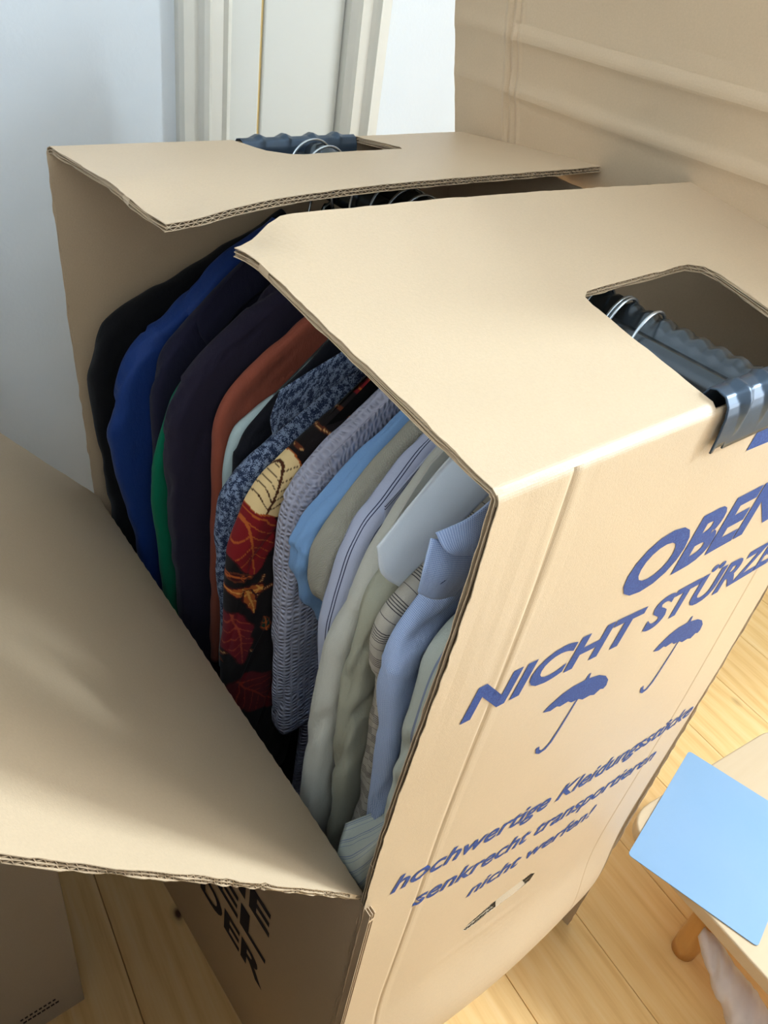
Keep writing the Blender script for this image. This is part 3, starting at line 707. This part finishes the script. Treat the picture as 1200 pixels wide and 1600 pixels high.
def batik(V, UV):
    x = V[:, 0].copy(); z = V[:, 2].copy(); wx = 0.004*noise3(x*60, z*60, 1.1); wz = 0.004*noise3(x*60, z*60, 9.1); x = x+wx*0.5; z = z+wz*0.5
    C = np.tile(np.array(srgb(24, 18, 18)), (len(V), 1))
    def put(m, c): C[m] = np.array(srgb(*c))
    def leaf(cx, cz, ang, L, Wd, fill, edge, vein, base=0.35, nv=5, wav=0.08):
        ca, sa = math.cos(ang), math.sin(ang); dx, dz = x-cx, z-cz
        a = (dx*ca+dz*sa)/L+0.5; b = -dx*sa+dz*ca
        ac = np.clip(a, 0, 1); w = Wd/2*np.sin(math.pi*ac**0.75)**0.7*(1+wav*np.sin(ac*22))
        ins = (a > 0) & (a < 1) & (np.abs(b) < w); inner = ins & (np.abs(b) < w-0.0022) & (a > 0.03) & (a < 0.97)
        put(ins, edge); put(inner, fill)
        lw = 0.0011*(1.3-ac)
        put(inner & (np.abs(b) < lw+0.0003), vein)
        for i in range(nv):
            a0 = 0.1+0.72*i/nv; ab = np.abs(b); ax = a0+ab/L*1.1-(ab/L)**2*0.6
            put(inner & (np.abs(a-ax)*L < lw*0.9) & (ab < w*0.86), vein)
    def ringc(cx, cz, r, a0, a1, wd, col, dots=None):
        dx, dz = x-cx, z-cz; rr = np.hypot(dx, dz); an = np.degrees(np.arctan2(dz, dx)) % 360
        m = (an >= a0) & (an <= a1); put(m & (np.abs(rr-r) < wd), col)
        if dots: put(m & (np.abs(rr-r) < wd*0.4) & (np.sin(np.radians(an)*r/0.0004) > 0), dots)
    red, dred, org, brn, crm = (118, 22, 26), (60, 14, 16), (170, 84, 34), (92, 44, 24), (226, 196, 142)
    for (cx, cz, r, a0, a1) in ((0.150, 1.035, 0.020, 20, 190), (0.085, 0.955, 0.022, 150, 330), (0.175, 1.060, 0.014, 0, 150), (0.06, 0.88, 0.02, 270, 360), (0.125, 1.03, 0.012, 60, 260), (0.09, 0.84, 0.018, 0, 160), (0.055, 0.74, 0.02, 30, 200)):
        ringc(cx, cz, r, a0, a1, 0.0024, brn, (196, 150, 96))
    leaf(0.064, 0.935, math.radians(-86), 0.105, 0.066, red, dred, org, nv=5)
    leaf(0.098, 1.002, math.radians(62), 0.082, 0.062, crm, org, (74, 38, 20), nv=5)
    leaf(0.232, 1.108, math.radians(40), 0.075, 0.055, red, dred, org)
    leaf(0.155, 1.062, math.radians(15), 0.035, 0.014, brn, dred, org, nv=2); leaf(0.120, 1.045, math.radians(70), 0.034, 0.013, brn, dred, org, nv=2)
    leaf(0.058, 0.862, math.radians(170), 0.050, 0.022, org, dred, (214, 150, 70), nv=2); leaf(0.066, 0.842, math.radians(-75), 0.05, 0.018, org, dred, (214, 150, 70), nv=2)
    leaf(0.050, 0.885, math.radians(-10), 0.035, 0.014, dred, brn, org, nv=2)
    leaf(0.052, 0.780, math.radians(-80), 0.10, 0.042, (104, 20, 30), dred, (150, 60, 40)); leaf(0.030, 0.775, math.radians(-95), 0.05, 0.012, (196, 140, 80), org, brn, nv=2)
    leaf(0.085, 0.66, math.radians(-50), 0.11, 0.07, (84, 16, 22), dred, (130, 44, 30)); leaf(0.088, 0.795, math.radians(100), 0.03, 0.016, (16, 52, 40), brn, org, nv=2)
    leaf(0.30, 1.0, 1.0, 0.09, 0.06, red, dred, org); leaf(0.40, 0.9, 2.0, 0.09, 0.06, crm, org, brn); leaf(0.5, 0.95, 1.4, 0.1, 0.06, red, dred, org); leaf(0.55, 0.8, 1.9, 0.09, 0.06, crm, org, brn)
    return C
def garment(desc, cat, y, th, mat, path, width, slant=0.10, seam=None, hem=0.35, seed=0, fold=0.004, wob=0.004, step=0.006, m=72, paint=None, cuff=0.0, puff=0.0, hang=None, top=1.14, dy=0.0, zb=0.0, body=True, mirror=True):
    global GI
    g = empty('garment', (XR, y, 1.15), desc, cat, 'clothes hanging in the wardrobe box')
    g['slot'] = GI; GI += 1
    if body: torso('body', mat, g, y, th*0.80, top-0.015, 0.165, hem, slant, seed, fold=fold*0.6)
    kw = dict(slant=slant, seam=seam, fold=fold, seed=seed, wob=wob, cuff=cuff, puff=puff)
    sleeve('sleeve', mat, g, path, y, th, width, step=step, m=m, paint=paint, **kw)
    if mirror: sleeve('sleeve', mat, g, path, y, th, width, step=0.012, m=32, paint=paint, mirror=True, **kw)
    if hang: hanger(y+slant*(XR-0.08), slant, hang, slot=SLOT[GI-1], dy=dy, zb=zb)
    return g
SH = [(0, 0.12), (0.25, 0.17), (0.5, 0.15), (1, 0.11)]
def nm(o, name): o.name = name; return o
M1 = cloth('sage_striped_cotton', srgb(176, 182, 172), stripes(0.030, [(0.10, 0.16), (0.24, 0.28), (0.50, 0.53)], srgb(126, 136, 158)))
M2 = cloth('blue_mini_check_cotton', srgb(166, 182, 212), fine_check(0.0015, srgb(98, 120, 168)))
M3 = cloth('beige_line_cotton', srgb(172, 165, 152), stripes(0.034, [(0.0, 0.03), (0.08, 0.11), (0.16, 0.19), (0.24, 0.27), (0.32, 0.35), (0.62, 0.64)], srgb(70, 66, 66), along=False))
M4 = cloth('sage_linen', srgb(158, 157, 139))
M5 = cloth('cream_cotton', srgb(190, 189, 178))
M5C = cloth('white_collar_cotton', srgb(216, 222, 226), rough=0.7, bump=0.06)
M6 = cloth('lavender_striped_cotton', srgb(178, 184, 206), stripes(0.0165, [(0.10, 0.16), (0.26, 0.32)], srgb(58, 60, 88)))
M7 = cloth('oatmeal_knit', srgb(184, 180, 164), knit)
M8 = cloth('sky_blue_cotton', srgb(122, 160, 204))
M9 = cloth('lilac_grey_seersucker', srgb(172, 172, 188), seersucker)
M10 = cloth('batik_cotton', (0.01, 0.01, 0.01, 1), printed_cloth, bump=0.1)
M11 = cloth('navy_floral_cotton', srgb(36, 46, 70), floral(srgb(136, 152, 178)))
M12 = cloth('black_cotton', srgb(16, 17, 24))
M13 = cloth('mint_cotton', srgb(172, 190, 190))
M14 = cloth('rust_cotton', srgb(144, 76, 58))
M15 = cloth('plum_navy_cotton', srgb(36, 31, 46))
M16 = cloth('emerald_cotton', srgb(0, 98, 68))
M17 = cloth('midnight_navy_cotton', srgb(28, 27, 46))
M18 = cloth('royal_blue_shell', srgb(22, 50, 108), rough=0.55)
M19 = cloth('black_wool', srgb(8, 8, 11))
BTN = flat('pearl_button', srgb(210, 214, 220), 0.3, 0.5)
GI = 0
GY = [(0.05, 0.18), (0.082, 0.17), (0.112, 0.15), (0.143, 0.13), (0.178, 0.11), (0.214, 0.09), (0.251, 0.07), (0.29, 0.05), (0.331, 0.04), (0.377, 0.03), (0.417, 0.025), (0.446, 0.025), (0.466, 0.025), (0.487, 0.03), (0.524, 0.05), (0.556, 0.08), (0.581, 0.1), (0.613, 0.1), (0.652, 0.08)]
for i_, (y_, s_) in enumerate(GY):
    def edge(k):
        if k == 0: return lambda x: 0.031+0.10*np.maximum(x-0.08, -0.1)
        if k == len(GY): return lambda x: 0.683+0.0*x
        (ya, sa), (yb, sb) = GY[k-1], GY[k]
        return lambda x: (ya+yb)/2+(sa+sb)/2*(x-0.08)
    SLOT[i_] = (edge(i_), edge(i_+1))
# nearest to farthest along the rail
g = nm(garment('pale sage shirt with blue grey stripes, squeezed right behind the lettered panel', 'shirt', 0.050, 0.026, M1,
    [(0.20, 1.14), (0.11, 1.110), (0.06, 1.082), (0.036, 1.060), (0.028, 1.02), (0.028, 0.93), (0.033, 0.84), (0.045, 0.74)], [(0, 0.1), (0.4, 0.11), (1, 0.10)], seed=1, fold=0.005, slant=0.180, hang='hanger under the pale sage striped shirt, first behind the printed panel', dy=0.045), 'shirt')
patch('shirt_tail', M1, g, [[(0.075, 0.034, 0.90), (0.065, 0.060, 0.82), (0.032, 0.10, 0.75)], [(0.020, 0.033, 0.855), (0.014, 0.055, 0.785), (0.018, 0.088, 0.728)], [(0.016, 0.034, 0.79), (0.012, 0.052, 0.735), (0.016, 0.080, 0.700)], [(0.022, 0.036, 0.74), (0.022, 0.052, 0.690), (0.026, 0.075, 0.675)]], noise=0.003, seed=4)
g = nm(garment('blue and white mini check shirt with buttoned collar and cuff', 'shirt', 0.082, 0.030, M2,
    [(0.20, 1.165), (0.09, 1.120), (0.036, 1.085), (0.014, 1.052), (0.014, 1.0), (0.030, 0.917), (0.045, 0.80), (0.05, 0.62)], SH, seed=2, fold=0.006, slant=0.170, seam=0.24, hang='hanger under the blue mini check shirt, second behind the printed panel', dy=0.035), 'shirt')
patch('collar', M2, g, [[(0.012, 0.052, 1.197), (0.040, 0.046, 1.207), (0.085, 0.052, 1.222)], [(0.016, 0.044, 1.186), (0.040, 0.040, 1.190), (0.075, 0.046, 1.188)], [(0.026, 0.042, 1.180), (0.045, 0.040, 1.172), (0.066, 0.044, 1.155)]], noise=0.0006, seed=2, push=0.012)
cb = patch('collar_band', M2, g, [[(0.012, 0.055, 1.190), (0.034, 0.050, 1.182), (0.066, 0.050, 1.168)], [(0.006, 0.050, 1.166), (0.028, 0.046, 1.156), (0.060, 0.048, 1.146)], [(0.010, 0.054, 1.142), (0.026, 0.052, 1.130), (0.052, 0.054, 1.118)]], noise=0.0008, seed=3, push=0.012)
bm = bmesh.new(); bmesh.ops.create_uvsphere(bm, u_segments=12, v_segments=6, radius=1.0, matrix=Matrix.Translation((0.0208, 0.0398, 1.1617))@Matrix.Rotation(math.radians(-35), 4, 'Y')@Matrix.Diagonal((0.0075, 0.0012, 0.0010, 1)))
b_ = bm_obj('buttonhole', bm, flat('buttonhole_thread', srgb(38, 48, 84), 0.9), smooth=True); b_.parent = cb; b_.matrix_parent_inverse = Matrix.Identity(4)
nm(garment('beige shirt crossed by groups of thin black lines, behind the blue check shirt', 'shirt', 0.112, 0.028, M3,
    [(0.20, 1.150), (0.086, 1.091), (0.045, 1.065), (0.027, 1.038), (0.030, 0.99), (0.048, 0.947), (0.060, 0.80), (0.06, 0.55)], SH, seed=3, slant=0.150, hang='hanger under the beige lined shirt, third behind the printed panel', dy=0.012), 'shirt')
nm(garment('plain sage grey linen shirt hanging in long soft folds', 'shirt', 0.143, 0.032, M4,
    [(0.22, 1.150), (0.15, 1.118), (0.096, 1.085), (0.055, 1.055), (0.037, 1.022), (0.030, 0.95), (0.032, 0.88), (0.050, 0.664), (0.06, 0.45)], [(0, 0.12), (0.2, 0.16), (0.6, 0.15), (1, 0.14)], seed=4, fold=0.007, slant=0.130, hang='hanger under the plain sage grey shirt', dy=0.012), 'shirt')
g = nm(garment('cream shirt with a stiff white turned-up collar', 'shirt', 0.178, 0.034, M5,
    [(0.24, 1.185), (0.17, 1.155), (0.125, 1.122), (0.076, 1.058), (0.053, 0.985), (0.040, 0.889), (0.032, 0.726), (0.040, 0.50)], SH, seed=5, fold=0.005, slant=0.110, seam=0.27, hang='hanger under the cream shirt with the white collar', zb=0.03), 'shirt')
patch('collar', M5C, g, [[(0.128, 0.150, 1.168), (0.100, 0.150, 1.140), (0.056, 0.148, 1.094)], [(0.150, 0.141, 1.150), (0.118, 0.141, 1.118), (0.060, 0.141, 1.068)], [(0.182, 0.136, 1.132), (0.130, 0.136, 1.092), (0.081, 0.138, 1.046)]], noise=0.0003, th=0.003, seed=7, push=0.03)
patch('collar_stand', M5, g, [[(0.19, 0.165, 1.182), (0.155, 0.163, 1.172), (0.118, 0.165, 1.150)], [(0.17, 0.158, 1.165), (0.13, 0.156, 1.140), (0.085, 0.160, 1.105)], [(0.15, 0.154, 1.14), (0.11, 0.154, 1.11), (0.07, 0.158, 1.075)]], noise=0.001, seed=8, fit=True)
g = nm(garment('lavender white shirt with dark double pinstripes', 'shirt', 0.214, 0.034, M6,
    [(0.25, 1.175), (0.171, 1.135), (0.115, 1.080), (0.085, 1.045), (0.066, 0.942), (0.075, 0.80), (0.08, 0.55)], SH, seed=6, fold=0.005, slant=0.090, hang='hanger under the lavender pinstriped shirt'), 'shirt')
patch('collar', M6, g, [[(0.215, 0.205, 1.165), (0.160, 0.198, 1.130), (0.105, 0.200, 1.085)], [(0.215, 0.194, 1.150), (0.160, 0.190, 1.108), (0.108, 0.193, 1.062)], [(0.22, 0.192, 1.135), (0.165, 0.190, 1.090), (0.125, 0.193, 1.052)]], noise=0.0006, seed=9, fit=True)
nm(garment('oatmeal beige knitted polo with ribbed collar edge', 'polo shirt', 0.251, 0.034, M7,
    [(0.25, 1.160), (0.177, 1.115), (0.11, 1.052), (0.074, 1.010), (0.066, 0.978), (0.070, 0.94), (0.10, 0.88), (0.12, 0.65)], SH, seed=7, fold=0.003, slant=0.070, hang='hanger under the oatmeal knitted polo'), 'polo_shirt')
nm(garment('plain sky blue cotton shirt with rolled shoulder seam', 'shirt', 0.290, 0.036, M8,
    [(0.26, 1.148), (0.203, 1.110), (0.12, 1.042), (0.078, 1.004), (0.066, 0.970), (0.085, 0.90), (0.135, 0.80), (0.16, 0.60)], SH, seed=8, fold=0.006, slant=0.050, seam=0.26, hang='hanger under the plain sky blue shirt'), 'shirt')
g = nm(garment('lilac grey seersucker short-sleeved shirt', 'shirt', 0.331, 0.038, M9,
    [(0.27, 1.150), (0.209, 1.112), (0.13, 1.053), (0.089, 1.012), (0.078, 0.95), (0.083, 0.79), (0.099, 0.60)], [(0, 0.12), (0.25, 0.15), (0.5, 0.10), (1, 0.075)], seed=9, fold=0.0035, slant=0.040, seam=0.235, cuff=0.03, hang='hanger under the lilac grey seersucker shirt'), 'shirt')
patch('collar', M9, g, [[(0.250, 0.325, 1.142), (0.190, 0.318, 1.106), (0.125, 0.320, 1.055)], [(0.25, 0.313, 1.125), (0.190, 0.309, 1.082), (0.135, 0.310, 1.034)], [(0.25, 0.309, 1.11), (0.195, 0.307, 1.072), (0.15, 0.309, 1.032)]], noise=0.0012, seed=11, fit=True)
nm(garment('black batik shirt printed with dark red and cream leaves', 'shirt', 0.377, 0.038, M10,
    [(0.27, 1.125), (0.232, 1.098), (0.15, 1.045), (0.080, 0.994), (0.046, 0.93), (0.040, 0.88), (0.038, 0.72), (0.045, 0.45)], SH, seed=10, fold=0.003, slant=0.030, step=0.0014, m=260, paint=batik, mirror=False, hang='hanger under the black batik shirt'), 'shirt')
g = nm(garment('navy blue shirt with a small white flower print', 'shirt', 0.417, 0.036, M11,
    [(0.27, 1.125), (0.234, 1.102), (0.15, 1.045), (0.074, 0.992), (0.050, 0.942), (0.052, 0.85), (0.061, 0.719), (0.07, 0.45)], SH, seed=11, fold=0.004, slant=0.025, hang='hanger under the navy flower-print shirt'), 'shirt')
patch('collar', M11, g, [[(0.245, 0.408, 1.140), (0.180, 0.405, 1.120), (0.116, 0.402, 1.098)], [(0.240, 0.396, 1.122), (0.175, 0.394, 1.098), (0.104, 0.394, 1.070)], [(0.235, 0.393, 1.105), (0.180, 0.391, 1.085), (0.108, 0.392, 1.045)]], noise=0.001, seed=12, fit=True)
nm(garment('black shirt squeezed behind the navy flower-print shirt', 'shirt', 0.446, 0.022, M12,
    [(0.27, 1.150), (0.2, 1.110), (0.12, 1.045), (0.092, 1.005), (0.085, 0.95), (0.09, 0.60)], SH, seed=12, slant=0.025, hang='hanger under the black shirt behind the navy flower print'), 'shirt')
nm(garment('pale mint shirt showing as a thin edge beside the rust one', 'shirt', 0.466, 0.018, M13,
    [(0.26, 1.095), (0.19, 1.062), (0.125, 1.032), (0.094, 0.998), (0.086, 0.9), (0.09, 0.60)], SH, seed=13, slant=0.025, fold=0.002, hang='hanger under the pale mint shirt'), 'shirt')
nm(garment('rust brown shirt hanging beside a dark plum jacket', 'shirt', 0.487, 0.022, M14,
    [(0.26, 1.155), (0.196, 1.124), (0.14, 1.085), (0.098, 1.046), (0.082, 0.998), (0.08, 0.9), (0.085, 0.60)], SH, seed=14, slant=0.030, fold=0.003, hang='hanger under the rust brown shirt'), 'shirt')
g = nm(garment('dark plum navy jacket with broad soft sleeve', 'jacket', 0.524, 0.046, M15,
    [(0.25, 1.19), (0.165, 1.140), (0.09, 1.092), (0.052, 1.047), (0.034, 0.982), (0.040, 0.85), (0.055, 0.665), (0.06, 0.42)], SH, seed=15, fold=0.007, slant=0.050, seam=0.23, hang='hanger under the dark plum jacket', zb=0.07), 'jacket')
nm(garment('emerald green top showing as a strip beside a dark jacket', 'top', 0.556, 0.018, M16,
    [(0.2, 1.12), (0.09, 1.05), (0.055, 1.0), (0.030, 0.9), (0.040, 0.75), (0.06, 0.45)], SH, seed=16, fold=0.002, slant=0.080, hang='hanger under the emerald green top'), 'top')
g = nm(garment('midnight navy hooded jacket between the plum and blue ones', 'jacket', 0.581, 0.030, M17,
    [(0.25, 1.19), (0.17, 1.155), (0.09, 1.090), (0.062, 1.045), (0.052, 0.95), (0.06, 0.60)], SH, seed=17, fold=0.006, slant=0.100, hang='hanger under the midnight navy hooded jacket'), 'jacket')
patch('hood', M17, g, [[(0.23, 0.575, 1.195), (0.16, 0.57, 1.155), (0.105, 0.57, 1.108)], [(0.24, 0.552, 1.175), (0.17, 0.548, 1.138), (0.11, 0.552, 1.088)], [(0.25, 0.556, 1.15), (0.18, 0.555, 1.12), (0.12, 0.560, 1.07)]], th=0.008, noise=0.006, seed=17, fit=True)
g = nm(garment('royal blue padded jacket with a rolled hood', 'jacket', 0.613, 0.040, M18,
    [(0.25, 1.19), (0.184, 1.152), (0.09, 1.090), (0.038, 1.046), (0.014, 0.96), (0.016, 0.88), (0.037, 0.725), (0.05, 0.42)], SH, seed=18, fold=0.007, slant=0.100, seam=0.21, hang='hanger under the royal blue padded jacket'), 'jacket')
patch('hood', M18, g, [[(0.235, 0.625, 1.185), (0.17, 0.625, 1.155), (0.115, 0.622, 1.108)], [(0.24, 0.598, 1.180), (0.175, 0.594, 1.145), (0.112, 0.596, 1.094)], [(0.25, 0.598, 1.145), (0.185, 0.596, 1.112), (0.13, 0.600, 1.068)]], th=0.012, noise=0.005, seed=18, fit=True)
nm(garment('black coat hanging last, against the far side panel', 'coat', 0.652, 0.040, M19,
    [(0.28, 1.19), (0.201, 1.155), (0.08, 1.107), (0.024, 1.078), (0.004, 1.03), (0.002, 0.98), (0.012, 0.809), (0.02, 0.40)], SH, seed=19, fold=0.005, slant=0.080, hang='hanger under the black coat at the far end'), 'coat')

# ================================================================== low pine stool with the blue sheet
st = empty('low_stool', (0.93, -0.22, 0), 'low pale pine stool with rounded corners and round legs, beside the box', 'stool')
STW = NT('pale_birch_board', 0.6, 0.2); _n = STW.noise(STW.coord(), 40, 3, 0.6, (0.1, 1, 1)); STW.color(STW.mix(_n, srgb(196, 172, 140), srgb(186, 160, 126))); STW = STW.m
LEGW = NT('honey_pine_leg', 0.4, 0.4); _n = LEGW.noise(LEGW.coord(), 60, 3, 0.6, (1, 1, 0.1)); LEGW.color(LEGW.mix(_n, srgb(214, 164, 96), srgb(190, 134, 68))); LEGW = LEGW.m
ST_Z = 0.25
def rounded(pts, r, n=8):
    out = []
    for i in range(len(pts)):
        p = np.array(pts[i], float); a = np.array(pts[i-1], float)-p; b = np.array(pts[(i+1) % len(pts)], float)-p
        a /= np.linalg.norm(a); b /= np.linalg.norm(b); A = p+a*r; B = p+b*r
        for k in range(n+1):
            t = k/n; out.append(tuple((1-t)**2*A+2*t*(1-t)*p+t*t*B))
    return out
def slab(name, loop, z0, z1, mat, parent, bev=0.004):
    bm = bmesh.new(); vs = [bm.verts.new((x, y, z0)) for x, y in loop]; f = bm.faces.new(vs); r = bmesh.ops.extrude_face_region(bm, geom=[f])
    for v in r['geom']:
        if isinstance(v, bmesh.types.BMVert): v.co.z = z1
    bmesh.ops.recalc_face_normals(bm, faces=bm.faces)
    es = [e for e in bm.edges if abs(e.verts[0].co.z-e.verts[1].co.z) < 1e-6]
    if bev: bmesh.ops.bevel(bm, geom=es, offset=bev, segments=3, affect='EDGES', profile=0.5)
    o = bm_obj(name, bm, mat, smooth=False); return keep(o, parent) if parent else o
slab('seat', rounded([(0.690, 0.034), (0.650, -0.46), (1.15, -0.50), (1.18, -0.016)], 0.075), ST_Z-0.030, ST_Z, STW, st)
for x, y in ((0.761, -0.165), (0.76, -0.40), (1.08, -0.42), (1.09, -0.10)):
    V, F = tube([(x, y, 0), (x, y, 0.03), (x, y, 0.12), (x+0.004*(x > .9), y, ST_Z-0.03)], [0.023, 0.0245, 0.0255, 0.027], 24); keep(mesh_obj('leg', V, F, LEGW), st)
BLUE = NT('light_blue_card', 0.7, 0.15); _n = BLUE.noise(BLUE.coord(), 6, 2); BLUE.color(BLUE.mix(_n, srgb(122, 152, 178), srgb(132, 156, 182))); BLUE = BLUE.m
o = slab('blue_card', rounded([(0.934, 0.053), (0.640, -0.017), (0.696, -0.248), (0.990, -0.178)], 0.008, 4), ST_Z+0.0006, ST_Z+0.0022, BLUE, None, 0.0004)
tag(o, 'light blue rectangular card lying askew on the low pine stool', 'card')
PLAST = NT('crumpled_translucent_plastic', 0.35, 0.5); _n = PLAST.noise(PLAST.coord(), 40, 3); PLAST.color(PLAST.mix(_n, srgb(224, 214, 208), srgb(204, 190, 184))); PLAST.b.inputs['Transmission Weight'].default_value = 0.25; PLAST.b.inputs['IOR'].default_value = 1.2; PLAST = PLAST.m
# crumpled bag leaning against the stool
n, m = 60, 40; V = []; F = []
for i in range(n):
    f = i/(n-1); c = np.array([0.715, -0.172, 0.145])*(1-f)+np.array([0.705, -0.375, 0.03])*f
    wd = 0.012+0.050*math.sin(min(1, f*1.15+0.02)*math.pi/2)**0.9; hd = 0.010+0.030*math.sin(min(1, f+0.05)*math.pi/2)
    for k in range(m):
        a = 2*math.pi*k/m; px = math.cos(a)*wd; pz = math.sin(a)*hd
        d = 0.007*float(noise3(f*9+math.cos(a)*1.2, math.sin(a)*1.2, 3.3))*min(1, f*6)+0.0022*abs(math.sin(f*30+2.5*math.cos(a)+2*float(noise3(f*6, a*.6, 1.1))))*min(1, f*6)
        V.append((c[0]+px*0.7+math.cos(a)*d, c[1]+px*0.1, max(0.002, c[2]+pz+math.sin(a)*d)))
F = [(i*m+k, (i+1)*m+k, (i+1)*m+(k+1) % m, i*m+(k+1) % m) for i in range(n-1) for k in range(m)]+[tuple(range(m)), tuple((n-1)*m+k for k in range(m))[::-1]]
o = mesh_obj('plastic_bag', V, F, PLAST); tag(o, 'crumpled whitish plastic bag slumped under the edge of the low stool', 'bag')
bm = bmesh.new(); bm.from_mesh(o.data); bmesh.ops.recalc_face_normals(bm, faces=bm.faces); bm.to_mesh(o.data); bm.free()
# ================================================================== small carton in the shade
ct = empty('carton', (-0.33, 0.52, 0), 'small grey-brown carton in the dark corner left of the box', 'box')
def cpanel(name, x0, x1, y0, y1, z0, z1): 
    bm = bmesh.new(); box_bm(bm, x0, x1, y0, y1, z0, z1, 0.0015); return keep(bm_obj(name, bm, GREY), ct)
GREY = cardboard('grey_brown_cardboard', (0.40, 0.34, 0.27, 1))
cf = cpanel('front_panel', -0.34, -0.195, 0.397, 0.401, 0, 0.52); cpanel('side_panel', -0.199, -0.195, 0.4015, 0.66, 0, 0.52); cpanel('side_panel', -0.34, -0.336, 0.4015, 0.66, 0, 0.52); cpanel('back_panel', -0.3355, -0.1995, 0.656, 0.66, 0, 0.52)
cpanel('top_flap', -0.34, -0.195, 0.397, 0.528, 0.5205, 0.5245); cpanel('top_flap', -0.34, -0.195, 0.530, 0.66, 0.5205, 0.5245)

V = []; F = []
for r_ in range(2):
    for k in range(8):
        x0 = -0.292+0.0072*k+0.003*r_; z0 = 0.062-0.013*r_; b = len(V); wd = 0.0045+0.001*((k*3+r_) % 3)
        V += [(x0, 0.3966, z0), (x0+wd, 0.3966, z0), (x0+wd, 0.3966, z0+0.006), (x0, 0.3966, z0+0.006)]; F.append((b, b+1, b+2, b+3))
o = mesh_obj('faded_print', V, F, INK_DARK, smooth=False); o.parent = cf; o.matrix_parent_inverse = Matrix.Identity(4); o['kind'] = 'stuff'
